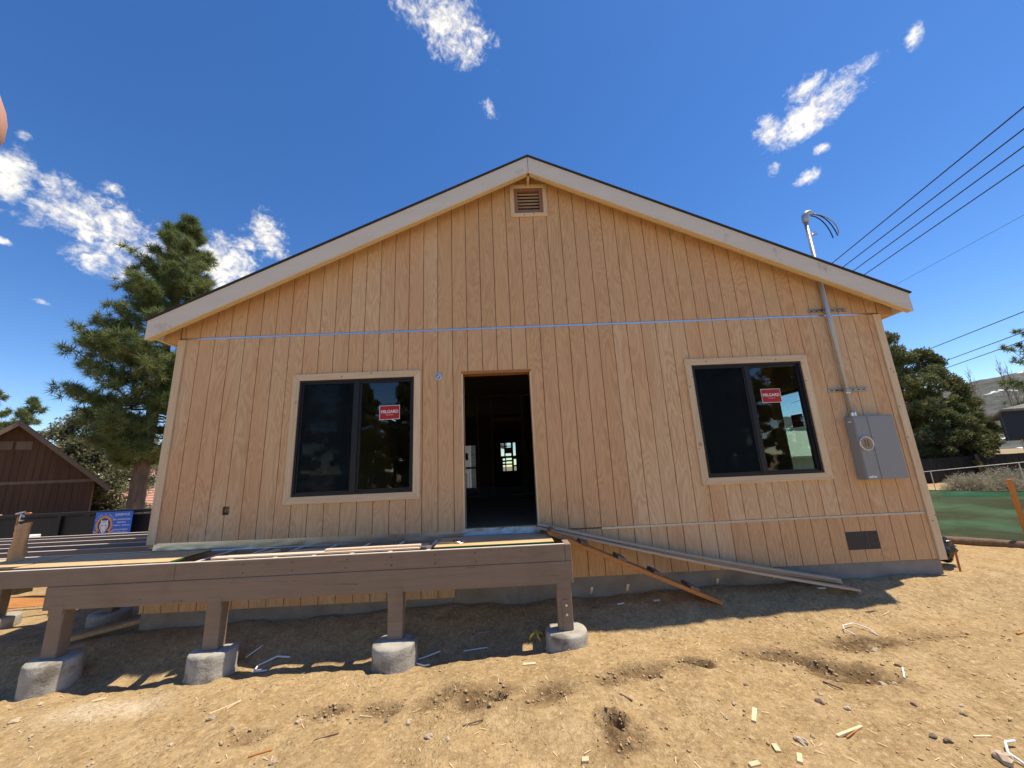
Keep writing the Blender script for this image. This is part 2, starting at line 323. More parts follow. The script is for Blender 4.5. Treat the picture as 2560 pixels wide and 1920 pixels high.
def dirt():
    m, k, b = new_mat('dirt')
    P = k.pos
    big = k.noise(P, .55, 5, .6); mid = k.noise(P, 3.5, 6, .6); blot = k.noise(P, 9, 5, .65, .6); fine = k.noise(P, 30, 6, .7, .3); grit = k.noise(P, 90, 4, .65)
    vo = k.new('ShaderNodeTexVoronoi', distance='CHEBYCHEV'); k.put(vo.inputs['Vector'], k.scaled(P, (46, 30, 20))); vo.inputs['Scale'].default_value = 1
    tread = k.math('MULTIPLY', k.mapr(k.noise(P, 1.7, 3, .5), .50, .60), k.mapr(vo.outputs['Distance'], .15, .5))
    col = k.mix(k.mapr(mid, .32, .68), (.365, .248, .125), (.49, .350, .192))
    col = k.mix(k.mapr(blot, .50, .68, 0, .6), col, (.285, .185, .094)); col = k.mix(k.mapr(blot, .46, .34, 0, .5), col, (.55, .405, .235))
    col = k.mix(k.mapr(big, .42, .66, 0, .5), col, (.325, .215, .108))
    col = k.mix(k.mapr(fine, .52, .68, 0, .8), col, (.61, .465, .285))
    col = k.mix(k.mapr(fine, .45, .30, 0, .85), col, (.17, .103, .05))
    col = k.mix(k.mapr(grit, .60, .72, 0, .55), col, (.72, .58, .40))
    col = k.mix(k.mapr(grit, .40, .30, 0, .5), col, (.20, .12, .06))
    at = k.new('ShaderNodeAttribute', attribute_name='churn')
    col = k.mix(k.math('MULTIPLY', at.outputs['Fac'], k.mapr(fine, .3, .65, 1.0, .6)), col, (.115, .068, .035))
    at2 = k.new('ShaderNodeAttribute', attribute_name='chalk')
    col = k.mix(k.math('MULTIPLY', at2.outputs['Fac'], k.mapr(fine, .35, .6, .2, .8)), col, (.74, .64, .50))
    far = k.mapr(k.vmath('LENGTH', P), 25, 90)
    col = k.mix(far, col, (.32, .25, .15))
    k.put(b.inputs['Base Color'], col); b.inputs['Roughness'].default_value = .95; b.inputs['Specular IOR Level'].default_value = .12
    h = k.math('ADD', k.math('MULTIPLY', fine, 1.0), k.math('MULTIPLY', grit, .4))
    h = k.math('ADD', h, k.math('MULTIPLY', blot, .8)); h = k.math('ADD', h, k.math('MULTIPLY', tread, .35))
    k.put(b.inputs['Normal'], k.bump(h, .85, .022))
    return m
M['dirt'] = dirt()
def hillmat():
    m, k, b = new_mat('hillside')
    f = k.noise(k.pos, .035, 8, .6); g = k.noise(k.pos, .11, 6, .65); s = k.noise(k.pos, .06, 5, .6)
    col = k.mix(k.mapr(f, .4, .6), (.105, .095, .08), (.06, .068, .058))
    col = k.mix(k.mapr(g, .5, .58, 0, .85), col, (.035, .045, .034))
    col = k.mix(k.mapr(s, .62, .65), col, (.80, .82, .86))
    k.put(b.inputs['Base Color'], col); b.inputs['Roughness'].default_value = 1
    return m
M['hill'] = hillmat()
def skinmat():
    m, k, b = new_mat('skin')
    f = k.noise(k.obj, 120, 4, .6)
    k.put(b.inputs['Base Color'], k.mix(f, (.55, .30, .22), (.66, .38, .29))); b.inputs['Roughness'].default_value = .5
    b.inputs['Subsurface Weight'].default_value = .15; b.inputs['Subsurface Radius'].default_value = (.004, .0015, .0008)
    k.put(b.inputs['Normal'], k.bump(f, .1, .0005))
    return m
M['skin'] = skinmat()
# ------------------------------------------------------------------ mesh helpers
def tag(o, label=None, cat=None, group=None, kind=None):
    if label: o['label'] = label
    if cat: o['category'] = cat
    if group: o['group'] = group
    if kind: o['kind'] = kind
    return o
def empty(name, loc, label=None, cat=None, group=None, kind=None):
    o = bpy.data.objects.new(name, None); COL.objects.link(o); o.location = loc; o.empty_display_size = .2
    return tag(o, label, cat, group, kind)
def root_loc(o):
    L = Vector((0, 0, 0))
    while o is not None: L += o.location; o = o.parent
    return L
class MB:
    def __init__(s): s.v = []; s.f = []; s.mi = []; s.cur = 0
    def add(s, vs, fs):
        b = len(s.v); s.v += [tuple(p) for p in vs]
        for f in fs: s.f.append(tuple(i+b for i in f)); s.mi.append(s.cur)
        return s
    def box(s, x0, x1, y0, y1, z0, z1):
        v = [(x, y, z) for x in (x0, x1) for y in (y0, y1) for z in (z0, z1)]
        return s.add(v, [(0, 1, 3, 2), (4, 6, 7, 5), (0, 4, 5, 1), (2, 3, 7, 6), (0, 2, 6, 4), (1, 5, 7, 3)])
    def obox(s, a, b, wv, hv):
        """bar from a to b with full cross-section vectors wv, hv"""
        a, b, wv, hv = Vector(a), Vector(b), Vector(wv)/2, Vector(hv)/2
        v = [p+i*wv+j*hv for p in (a, b) for i in (-1, 1) for j in (-1, 1)]
        return s.add(v, [(0, 1, 3, 2), (4, 6, 7, 5), (0, 4, 5, 1), (2, 3, 7, 6), (0, 2, 6, 4), (1, 5, 7, 3)])
    def prism(s, poly, ax, lo, hi):
        """polygon (list of 2d) extruded along axis ax ('y': (x,z) poly)"""
        n = len(poly)
        def p(q, t): return {'y': (q[0], t, q[1]), 'x': (t, q[0], q[1]), 'z': (q[0], q[1], t)}[ax]
        v = [p(q, lo) for q in poly]+[p(q, hi) for q in poly]
        fs = [tuple(range(n)), tuple(range(2*n-1, n-1, -1))]+[(i, i+n, (i+1) % n+n, (i+1) % n) for i in range(n)]
        return s.add(v, fs)
    def tube(s, pts, r, n=8, cap=True):
        pts = [Vector([float(q) for q in p]) for p in pts]; rs = [float(q) for q in r] if isinstance(r, (list, tuple)) else [float(r)]*len(pts)
        rings = []; up = None
        for i, p in enumerate(pts):
            d = (pts[min(i+1, len(pts)-1)]-pts[max(i-1, 0)]).normalized()
            if up is None: up = Vector((0, 0, 1)) if abs(d.z) < .9 else Vector((1, 0, 0))
            a = d.cross(up).normalized(); bb = a.cross(d).normalized(); up = bb
            rings.append([p+rs[i]*(math.cos(2*math.pi*j/n)*a+math.sin(2*math.pi*j/n)*bb) for j in range(n)])
        v = [q for r_ in rings for q in r_]; fs = []
        for i in range(len(pts)-1):
            for j in range(n): fs.append((i*n+j, i*n+(j+1) % n, (i+1)*n+(j+1) % n, (i+1)*n+j))
        if cap: fs += [tuple(range(n-1, -1, -1)), tuple(range((len(pts)-1)*n, len(pts)*n))]
        return s.add(v, fs)
    def lathe(s, prof, c=(0, 0, 0), n=24, jit=0, seed=0):
        rnd = random.Random(seed); v = []; fs = []
        for r, z in prof:
            for j in range(n):
                a = 2*math.pi*j/n; q = 1+rnd.uniform(-jit, jit)
                v.append((c[0]+r*q*math.cos(a), c[1]+r*q*math.sin(a), c[2]+z+rnd.uniform(-jit, jit)*.15))
        for i in range(len(prof)-1):
            for j in range(n): fs.append((i*n+j, i*n+(j+1) % n, (i+1)*n+(j+1) % n, (i+1)*n+j))
        fs += [tuple(range(n-1, -1, -1)), tuple(range((len(prof)-1)*n, len(prof)*n))]
        return s.add(v, fs)
    def grid(s, fn, nu, nv):
        v = [fn(i/nu, j/nv) for i in range(nu+1) for j in range(nv+1)]
        return s.add(v, [(i*(nv+1)+j, (i+1)*(nv+1)+j, (i+1)*(nv+1)+j+1, i*(nv+1)+j+1) for i in range(nu) for j in range(nv)])
    def text(s, body, size, o, ex, ey, align='CENTER', extr=0.0, spacing=1.0):
        """flat lettering laid on a surface: origin o, axes ex (reading) and ey (up)"""
        c = bpy.data.curves.new('t', 'FONT'); c.body = body; c.size = size; c.align_x = align; c.align_y = 'CENTER'; c.resolution_u = 2; c.offset = size*.022; c.space_character = spacing
        to = bpy.data.objects.new('t', c); COL.objects.link(to)
        dg = bpy.context.evaluated_depsgraph_get(); me = bpy.data.meshes.new_from_object(to.evaluated_get(dg))
        o, ex, ey = Vector(o), Vector(ex), Vector(ey)
        s.add([o+ex*p.co.x+ey*p.co.y for p in me.vertices], [tuple(f.vertices) for f in me.polygons])
        bpy.data.objects.remove(to); bpy.data.curves.remove(c); bpy.data.meshes.remove(me)
        return s
    def build(s, name, mats, parent=None, smooth=False, bevel=0, local=False, loc=None):
        me = bpy.data.meshes.new(name)
        off = Vector((0, 0, 0))
        if not local: off = root_loc(parent) if parent else (Vector(loc) if loc is not None else Vector((0, 0, 0)))
        me.from_pydata([tuple(Vector(p)-off) for p in s.v], [], s.f)
        mats = mats if isinstance(mats, (list, tuple)) else [mats]
        for q in mats: me.materials.append(M[q] if isinstance(q, str) else q)
        if len(mats) > 1: me.polygons.foreach_set('material_index', s.mi)
        if smooth: me.polygons.foreach_set('use_smooth', [True]*len(me.polygons))
        me.update()
        o = bpy.data.objects.new(name, me); COL.objects.link(o)
        if parent: o.parent = parent
        elif loc is not None: o.location = loc
        if bevel:
            b = o.modifiers.new('bevel', 'BEVEL'); b.width = bevel; b.segments = 1; b.limit_method = 'ANGLE'
        return o
def tri_mesh(name, V, F, mat, parent=None, loc=(0, 0, 0), smooth=False):
    """numpy vertices and triangles -> object"""
    me = bpy.data.meshes.new(name); V = np.asarray(V, np.float32); F = np.asarray(F, np.int32)
    me.vertices.add(len(V)); me.vertices.foreach_set('co', V.ravel())
    me.loops.add(F.size); me.loops.foreach_set('vertex_index', F.ravel())
    me.polygons.add(len(F)); me.polygons.foreach_set('loop_start', np.arange(0, F.size, F.shape[1], dtype=np.int32))
    me.materials.append(M[mat]); me.update(calc_edges=True)
    if smooth: me.polygons.foreach_set('use_smooth', [True]*len(F))
    o = bpy.data.objects.new(name, me); COL.objects.link(o)
    if parent: o.parent = parent
    else: o.location = loc
    return o
rng = np.random.default_rng(7)
random.seed(7)
# value noise for terrain
_T = np.random.default_rng(3).random((256, 256))
def vnoise(x, y):
    xi, yi = np.floor(x).astype(int), np.floor(y).astype(int); fx, fy = x-xi, y-yi
    fx, fy = fx*fx*(3-2*fx), fy*fy*(3-2*fy)
    g = lambda a, b: _T[a % 256, b % 256]
    return (g(xi, yi)*(1-fx)+g(xi+1, yi)*fx)*(1-fy)+(g(xi, yi+1)*(1-fx)+g(xi+1, yi+1)*fx)*fy-.5
def fbm(x, y, o=4):
    r = 0; a = 1
    for i in range(o): r = r+a*vnoise(x+17.3*i, y+5.1*i); x, y, a = x*2.03, y*2.03, a*.5
    return r
# pits and footprints in the dirt: x, y, rx, ry, angle, depth, churn
PITS = [(.925, -1.32, .16, .10, .2, .030, .9), (1.40, -1.26, .13, .065, -.35, .060, 1), (2.16, -1.19, .26, .12, -.3, .020, .9), (2.52, -1.50, .27, .13, -.4, .035, 1), (2.36, -1.33, .14, .06, -.3, .03, .9),
        (3.01, -1.11, .28, .10, -.1, .02, .8), (.50, -1.88, .065, .075, .3, .085, 1), (.53, -2.03, .15, .10, .9, .012, .8), (.09, -1.53, .20, .11, .2, .012, .6), (-.328, -1.53, .075, .06, 0, .07, 1), (-.42, -1.50, .22, .12, .2, .015, .7),
        (-1.62, -1.50, .12, .07, .2, .018, .7), (-1.22, -1.50, .14, .08, -.2, .015, .6), (-.78, -1.45, .17, .09, .5, .016, .6), (-2.1, -1.72, .14, .07, .3, .012, .4), (3.75, -1.05, .35, .10, .05, .012, .4), (.62, -1.42, .15, .08, .4, .012, .5)]
def ground_z(x, y, detail=True):
    x = np.asarray(x, float); y = np.asarray(y, float)
    z = -.215+.017*(np.clip(x, -8, 6)-.9)
    t = np.clip(-y/.75, 0, 1); z = z-.2*t*t*(3-2*t)
    z = z-.03*np.clip(y-1, 0, 39)
    z = z-.055*np.exp(-((y+.62)/.33)**2)/(1+np.exp((x-.35)*6))
    if detail:
        near = np.exp(-((x/16)**2+((y+1)/14)**2))
        z = z+near*(.05*fbm(x*.8, y*.8, 3)+.028*fbm(x*3.1+9, y*3.1, 3)+.016*fbm(x*11, y*11+4, 4))
        z = z+(1-near)*.5*fbm(x*.02, y*.02, 3)
        for fx, fy in ((-4.66, -.72), (-3.13, -.72), (-1.335, -.74), (.365, -.71)):
            rr = np.sqrt((x-fx)**2+(y-fy)**2); z = z+.030*np.exp(-((rr-.22)/.09)**2)*(.7+1.5*fbm(x*5+fx, y*5, 2))
        for px, py, rx, ry, a, d, c in PITS:
            ca, sa = math.cos(a), math.sin(a); u = ((x-px)*ca+(y-py)*sa)/rx; v = (-(x-px)*sa+(y-py)*ca)/ry
            r2 = u*u+v*v; z = z-1.8*d*np.exp(-r2**1.5*1.2)+.45*d*np.exp(-(np.sqrt(r2)-1.45)**2*6)
            z = z+np.exp(-r2*.7)*.045*fbm(x*15+px*7, y*15, 4)*c
    return z
def gz(x, y): return float(ground_z(np.array([x]), np.array([y]))[0])
# ------------------------------------------------------------------ ground and hill
def axis_vals(lo, hi, step, far, grow=1.17):
    a = list(np.arange(lo, hi+1e-6, step)); s = step
    while a[-1] < far: s *= grow; a.append(a[-1]+s)
    s = step; b = []
    x = lo
    while x > -far: s *= grow; x -= s; b.append(x)
    return np.array(b[::-1]+a)
gx, gy = axis_vals(-5.4, 5.6, .021, 1500), axis_vals(-3.0, 0.1, .019, 1500)
XX, YY = np.meshgrid(gx, gy, indexing='ij'); ZZ = ground_z(XX, YY)
nx, ny = XX.shape
idx = np.arange(nx*ny).reshape(nx, ny)
Fq = np.stack([idx[:-1, :-1], idx[1:, :-1], idx[1:, 1:], idx[:-1, 1:]], -1).reshape(-1, 4)
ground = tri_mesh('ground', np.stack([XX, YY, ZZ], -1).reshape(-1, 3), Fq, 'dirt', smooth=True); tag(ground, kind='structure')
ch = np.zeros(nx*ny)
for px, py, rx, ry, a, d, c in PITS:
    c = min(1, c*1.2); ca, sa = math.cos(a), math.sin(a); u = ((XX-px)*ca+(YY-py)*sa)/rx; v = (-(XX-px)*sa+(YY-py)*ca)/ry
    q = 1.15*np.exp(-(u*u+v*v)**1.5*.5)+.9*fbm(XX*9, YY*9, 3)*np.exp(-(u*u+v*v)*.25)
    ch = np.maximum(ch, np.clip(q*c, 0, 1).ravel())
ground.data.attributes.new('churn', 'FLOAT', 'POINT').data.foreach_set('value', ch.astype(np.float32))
ck = np.exp(-(((XX+3.64)/.42)**2+((YY+1.2)/.16)**2))*(.8+.9*fbm(XX*6, YY*6, 3))
ground.data.attributes.new('chalk', 'FLOAT', 'POINT').data.foreach_set('value', np.clip(ck, 0, 1).ravel().astype(np.float32))
hx, hy = np.meshgrid(np.linspace(180, 900, 150), np.linspace(-60, 620, 140), indexing='ij')
t = np.clip((hx*.75+hy*.45-250)/260, 0, 1); hz = (t*t*(3-2*t))*(40+.075*(hx-330)-.02*(hy-300))*1.25+14*fbm(hx*.012, hy*.012, 5)*t-2.5
hi_ = np.arange(hx.size).reshape(hx.shape)
hill = tri_mesh('hill', np.stack([hx, hy, hz], -1).reshape(-1, 3), np.stack([hi_[:-1, :-1], hi_[1:, :-1], hi_[1:, 1:], hi_[:-1, 1:]], -1).reshape(-1, 4), 'hill', smooth=True); tag(hill, kind='structure')
# ------------------------------------------------------------------ the new house
CL, CRX, PX, PZ, SL, EL, ER, OVY, DEP = -4.573, 5.214, .32, 5.84, .466, -4.82, 5.456, -.24, 10.0
def roof(x): return PZ-SL*abs(x-PX)
house = empty('wooden_house', (PX, 5.0, -.2), 'unfinished wooden house with tan grooved plywood siding and low gable roof', 'house')
WIN_L, WIN_R = (-2.978, -1.278, .992, 2.666), (2.319, 4.019, .992, 2.666)
DOOR = (-.715, .191, .608, 2.587); VENT = (.043, .598, 4.973, 5.528)
def inset(r, d): return (r[0]+d, r[1]-d, r[2]+d, r[3]-d)
CRAWL = (4.03, 4.425, .145, .343)
OPEN = [inset(WIN_L, .05), inset(WIN_R, .05), DOOR, inset(VENT, .05), CRAWL, (-3.723, -3.641, .904, 1.006)]
def panel_parts(x0, x1, z0, ztop, y0, y1, holes):
    """upright sheet between x0..x1 from z0 to ztop(x), with rectangular holes: one mesh builder for each piece that hangs together"""
    hs_ = [h for h in holes if h[0] < x1-1e-4 and h[1] > x0+1e-4]
    xs = sorted({x0, x1, *[min(max(q, x0), x1) for h in hs_ for q in h[:2]]}|({PX} if x0 < PX < x1 else set()))
    pieces = []; prev = []
    for a, b in zip(xs[:-1], xs[1:]):
        if b-a < 1e-4: continue
        mid = (a+b)/2; zt = (ztop(a), ztop(b)); lo = z0
        cuts = sorted((h[2], h[3]) for h in hs_ if h[0] < mid < h[1] and h[3] > z0 and h[2] < min(zt))
        segs = []
        for c0, c1 in cuts:
            if c0 > lo+1e-4: segs.append((lo, (c0, c0)))
            lo = max(lo, c1)
        if lo < min(zt)-1e-4: segs.append((lo, zt))
        now = []
        for s0, (sa, sb) in segs:
            hit = [p for p in prev if p[0] < max(sa, sb)-1e-4 and p[1] > s0+1e-4]
            if hit:
                pc = hit[0][2]
                for h in hit[1:]:
                    if h[2] is not pc:
                        pc.add(h[2].v, h[2].f); pieces.remove(h[2])
                        for k, p in enumerate(prev):
                            if p[2] is h[2]: prev[k] = (p[0], p[1], pc)
                        for k, p in enumerate(now):
                            if p[2] is h[2]: now[k] = (p[0], p[1], pc)
            else: pc = MB(); pieces.append(pc)
            pc.prism([(a, s0), (b, s0), (b, sb), (a, sa)], 'y', y0, y1)
            now.append((s0, max(sa, sb), pc))
        prev = now
    return pieces
def panel(*a):
    mb = MB()
    for q in panel_parts(*a): mb.add(q.v, q.f)
    return mb
BOT = lambda x: -.16 if x < -.868 else -.008
wall = panel(CL+.01, CRX-.01, .06, lambda x: roof(x)-.11, .0125, .10, OPEN).build('wall', 'groove', house)
TOPZ = lambda x: roof(x)-.135
xs = [CL+.012]+[.168+.2032*k for k in range(-23, 25) if CL+.05 < .168+.2032*k < CRX-.05]+[CRX-.012]
for a, b in zip(xs[:-1], xs[1:]):
    g = .0045
    for lo, hi in ((None, .532), (.552, 3.225), (3.245, None)):
        z0 = lo if lo is not None else BOT((a+b)/2)
        zt = (lambda x, h=hi: h) if hi is not None else TOPZ
        if hi is None and min(zt(a), zt(b)) < z0+.02: continue
        for mb in panel_parts(a+g, b-g, z0, zt, 0.0+random.uniform(-.0012, .0012), .013, OPEN):
            mb.build('siding_board', 'siding', wall)
# corner boards
MB().box(CL-.004, CL+.098, -.022, -.0015, .60, 3.22).build('corner_board', 'trim_z', house, bevel=.003)
MB().box(CRX-.098, CRX+.004, -.022, -.0015, -.02, 3.22).build('corner_board', 'trim_z', house, bevel=.003)
# side and back walls, floor, ceiling void
SIDEWIN = (1.56, 2.22, .96, 2.48)
def side_panel(x0, x1, holes):
    mb = MB(); ys = sorted({.1, DEP, *[q for h in holes for q in h[:2]]})
    for a, b in zip(ys[:-1], ys[1:]):
        hh = [h for h in holes if h[0] < (a+b)/2 < h[1]]
        if hh: mb.box(x0, x1, a, b, -.05, hh[0][2]); mb.box(x0, x1, a, b, hh[0][3], 3.25)
        else: mb.box(x0, x1, a, b, -.05, 3.25)
    return mb
side_panel(CL, CL+.1, []).build('side_wall', 'siding', house); side_panel(CRX-.1, CRX, [SIDEWIN]).build('side_wall', 'siding', house)
BDOOR = (-.62, .30, .62, 2.62); BWIN = (-2.30, -1.36, .50, 2.24)
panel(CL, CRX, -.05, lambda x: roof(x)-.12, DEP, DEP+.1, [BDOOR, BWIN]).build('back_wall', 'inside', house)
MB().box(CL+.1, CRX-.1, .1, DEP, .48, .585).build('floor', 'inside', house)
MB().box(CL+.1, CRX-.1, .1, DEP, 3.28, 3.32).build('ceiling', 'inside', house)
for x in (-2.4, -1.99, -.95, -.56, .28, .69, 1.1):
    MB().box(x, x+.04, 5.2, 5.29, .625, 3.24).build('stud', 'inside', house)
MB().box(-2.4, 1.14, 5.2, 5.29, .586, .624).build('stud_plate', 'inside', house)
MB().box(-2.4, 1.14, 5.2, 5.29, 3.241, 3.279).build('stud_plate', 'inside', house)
MB().box(-.519, .279, 5.2, 5.29, 2.55, 2.64).build('header', 'inside', house)
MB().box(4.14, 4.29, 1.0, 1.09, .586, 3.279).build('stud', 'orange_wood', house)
for x in (2.9,):
    MB().box(x, x+.04, 1.6, 1.69, .586, 3.279).build('stud', 'inside', house)
# back door with small panes
bd = empty('back_door', (0, 0, 0)); bd.parent = house; bd.location = (-.16-PX, DEP-5.0, .8)
panes = [(-.40, -.265, 1.735, 2.24), (-.215, .005, 2.13, 2.24), (-.215, .005, 1.735, 2.10), (.09, .185, 1.735, 2.24), (-.33, -.245, 1.565, 1.64), (-.33, -.245, 1.45, 1.50), (-.33, -.245, 1.16, 1.385), (-.20, .02, 1.575, 1.65), (-.20, .02, 1.44, 1.515), (-.20, .02, 1.16, 1.39), (.10, .19, 1.375, 1.60), (.10, .19, 1.16, 1.32)]
panel(BDOOR[0]-.06, BDOOR[1]+.06, .586, lambda x: 2.68, DEP-.045, DEP-.002, panes).build('slab', 'dark_trim', bd)
for q in panes: MB().box(q[0], q[1], DEP-.025, DEP-.02, q[2], q[3]).build('pane', 'clear', bd)
MB().box(-.215, .005, DEP-.032, DEP-.028, 1.83, 2.06).build('label_sticker', 'red', bd)
bw = empty('back_window', (0, 0, 0)); bw.parent = house; bw.location = (-1.5-PX, DEP-5.0, 1.0)
f = MB(); f.box(BWIN[0], BWIN[1], DEP+.02, DEP+.08, BWIN[2], BWIN[2]+.04); f.box(BWIN[0], BWIN[1], DEP+.02, DEP+.08, BWIN[3]-.04, BWIN[3]); f.box(BWIN[0], BWIN[0]+.04, DEP+.02, DEP+.08, BWIN[2]+.04, BWIN[3]-.04); f.box(BWIN[1]-.04, BWIN[1], DEP+.02, DEP+.08, BWIN[2]+.04, BWIN[3]-.04); f.box(BWIN[0]+.04, BWIN[1]-.04, DEP+.025, DEP+.075, 1.30, 1.37)
f.build('window_frame', 'black', bw)
MB().box(BWIN[0]+.04, BWIN[1]-.04, DEP+.045, DEP+.05, 1.37, BWIN[3]-.04).build('pane', 'clear', bw); MB().box(BWIN[0]+.04, BWIN[1]-.04, DEP+.045, DEP+.05, BWIN[2]+.04, 1.30).build('pane', 'clear', bw)
MB().box(-1.93, -1.70, DEP+.036, DEP+.040, 1.64, 1.91).build('label_sticker', 'red', bw)
# foundation: stepped concrete
fo = MB(); fo.box(CL+.03, -.868, .016, .22, -1.0, .05); fo.box(-.868, CRX-.05, .016, .22, -1.0, .055); fo.build('foundation', 'concrete', house, bevel=.006)
MB().box(CL+.03, CL+.25, .22, DEP, -1.0, .05).build('foundation', 'concrete', house); MB().box(CRX-.27, CRX-.05, .22, DEP, -1.0, .055).build('foundation', 'concrete', house)
for x, dz in ((.16, -.03), (.78, 0), (1.22, .01), (2.32, .02), (3.02, .01)):
    MB().obox((x, .012, -.205+dz), (x+.022, .006, -.125+dz), (.03, 0, 0), (0, .004, 0)).build('form_tie', 'galv', house)
# roof: two planes, edge metal, rake boards, soffits
def slope_prism(x0, x1, top, thick, y0, y1):
    """sloping slab: between x0..x1, top offset below the roof line, vertical thickness"""
    return MB().prism([(x0, roof(x0)-top-thick), (x1, roof(x1)-top-thick), (x1, roof(x1)-top), (x0, roof(x0)-top)], 'y', y0, y1)
rf = MB(); rf.prism([(EL-.02, roof(EL-.02)-.02), (PX, PZ-.02), (ER+.02, roof(ER+.02)-.02), (ER+.02, roof(ER+.02)), (PX, PZ), (EL-.02, roof(EL-.02))], 'y', OVY-.02, DEP+.3)
rfo = rf.build('roof', 'roofing', house)
for x0, x1 in ((EL, PX-.003), (PX+.003, ER)):
    slope_prism(x0, x1, .024, .265, OVY, OVY+.032).build('rake_board', 'fascia', house, bevel=.003)
    slope_prism(x0+.02, x1-.02, .05, .247, OVY+.034, OVY+.074).build('barge_rafter', 'raw_pine', rfo)
    slope_prism(x0+.02, x1-.02, .030, .019, OVY+.075, DEP+.2).build('roof_sheathing', 'soffit', rfo)
    a, b = (max(x0, CL), min(x1, CRX))
    slope_prism(a, b, .115, .045, -.026, -.002).build('frieze_board', 'raw_pine', house)
MB().box(PX-.016, PX+.016, OVY+.076, 0.02, PZ-.36, PZ-.052).build('ridge_board', 'raw_pine', rfo)
e1 = MB(); e1.prism([(EL-.03, roof(EL-.03)-.055), (PX, PZ-.012), (ER+.03, roof(ER+.03)-.055), (ER+.03, roof(ER+.03)+.004), (PX, PZ+.004), (EL-.03, roof(EL-.03)+.004)], 'y', OVY-.024, OVY-.021)
for s_, xe, xw in ((-1, EL, CL), (1, ER, CRX)):
    lo, hi = sorted((xe, xe-s_*.03))
    MB().box(lo, hi, OVY+.033, DEP+.2, 3.205, roof(xe)-.03).build('eave_fascia', 'fascia', house)
    lo, hi = sorted((xe-s_*.031, xw+s_*.002))
    MB().box(lo, hi, .0, DEP, 3.215, 3.233).build('eave_soffit', 'lumber_x', house)
    za, zb = roof(lo)-.06, roof(hi)-.06
    MB().prism([(lo, 3.234), (hi, 3.234), (hi, zb), (lo, za)], 'y', 0.0, .014).build('eave_return', 'siding', house)
# metal strips between siding sheets
def flash_strip(x0, x1, z, h, name='flashing', mat='galv'):
    mb = MB(); mb.box(x0, x1, -.0065, -.0022, z-h, z+.008); mb.box(x0, x1, -.0022, .011, z+.001, z+.004)
    return mb.build(name, mat, house)
flash_strip(CL+.10, .9, 3.232, .014); flash_strip(.902, 3.95, 3.232, .014); flash_strip(3.952, CRX-.10, 3.232, .014)
flash_strip(.98, 3.0, .541, .016, mat='zinc'); flash_strip(3.002, CRX-.10, .541, .016, mat='zinc')
def crinkle(u, v, k=1.0): return float(fbm(np.array([u*7+3]), np.array([v*2.5]), 3)[0])*k
def fl(u, v):
    x = -4.50+u*3.77; d = crinkle(u*2.2, v*.6, .010)
    if v < .85: return (x, -.0045-.003*v-abs(d)*v, .612-.032*u-v/.85*(.112-.005*u))
    t_ = (v-.85)/.15; return (x, -.0075-abs(d)*.85-.03*t_, .500-.027*u-.004*t_)
MB().grid(fl, 130, 10).build('flashing', 'flash', house, smooth=True)
def fl2(u, v):
    x = -.735+u*.95; d = crinkle(u*1.7+9, v*1.5, .022)
    if v < .6: return (x, -.004-abs(d)*.5-.012*v, .604-v/.6*.075+d*.2)
    t_ = (v-.6)/.4; return (x, -.012-.11*t_-abs(d)*.3, .529-.02*t_+d*.35)
MB().grid(fl2, 70, 12).build('sill_pan', 'zinc', house, smooth=True)
# doorway lining
MB().box(DOOR[0]-.02, DOOR[0]-.0005, -.004, .16, DOOR[2], DOOR[3]).build('door_jamb', 'trim_z', house)
MB().box(DOOR[1]+.0005, DOOR[1]+.02, -.004, .16, DOOR[2], DOOR[3]).build('door_jamb', 'trim_z', house)
MB().box(DOOR[0]-.02, DOOR[1]+.02, -.004, .16, DOOR[3]+.0005, DOOR[3]+.035).build('door_head', 'orange_wood', house)
MB().box(DOOR[0], DOOR[1], .0, .12, .55, .603).build('door_sill', 'lumber_x', house)
# windows
def ring(x0, x1, z0, z1, w_, y0, y1):
    mb = MB(); mb.box(x0, x1, y0, y1, z0, z0+w_); mb.box(x0, x1, y0, y1, z1-w_, z1); mb.box(x0, x0+w_, y0, y1, z0+w_, z1-w_); mb.box(x1-w_, x1, y0, y1, z0+w_, z1-w_)
    return mb
def miter_trim(r, w_, y0, y1, parent, mh, mv):
    x0, x1, z0, z1 = r
    MB().prism([(x0, z1), (x0+w_, z1-w_), (x1-w_, z1-w_), (x1, z1)], 'y', y0, y1).build('trim_board', mh, parent, bevel=.0025)
    MB().prism([(x0, z0), (x1, z0), (x1-w_, z0+w_), (x0+w_, z0+w_)], 'y', y0, y1).build('trim_board', mh, parent, bevel=.0025)
    MB().prism([(x0, z0+.0015), (x0+w_, z0+w_+.0015), (x0+w_, z1-w_-.0015), (x0, z1-.0015)], 'y', y0, y1).build('trim_board', mv, parent, bevel=.0025)
    MB().prism([(x1, z0+.0015), (x1, z1-.0015), (x1-w_, z1-w_-.0015), (x1-w_, z0+w_+.0015)], 'y', y0, y1).build('trim_board', mv, parent, bevel=.0025)
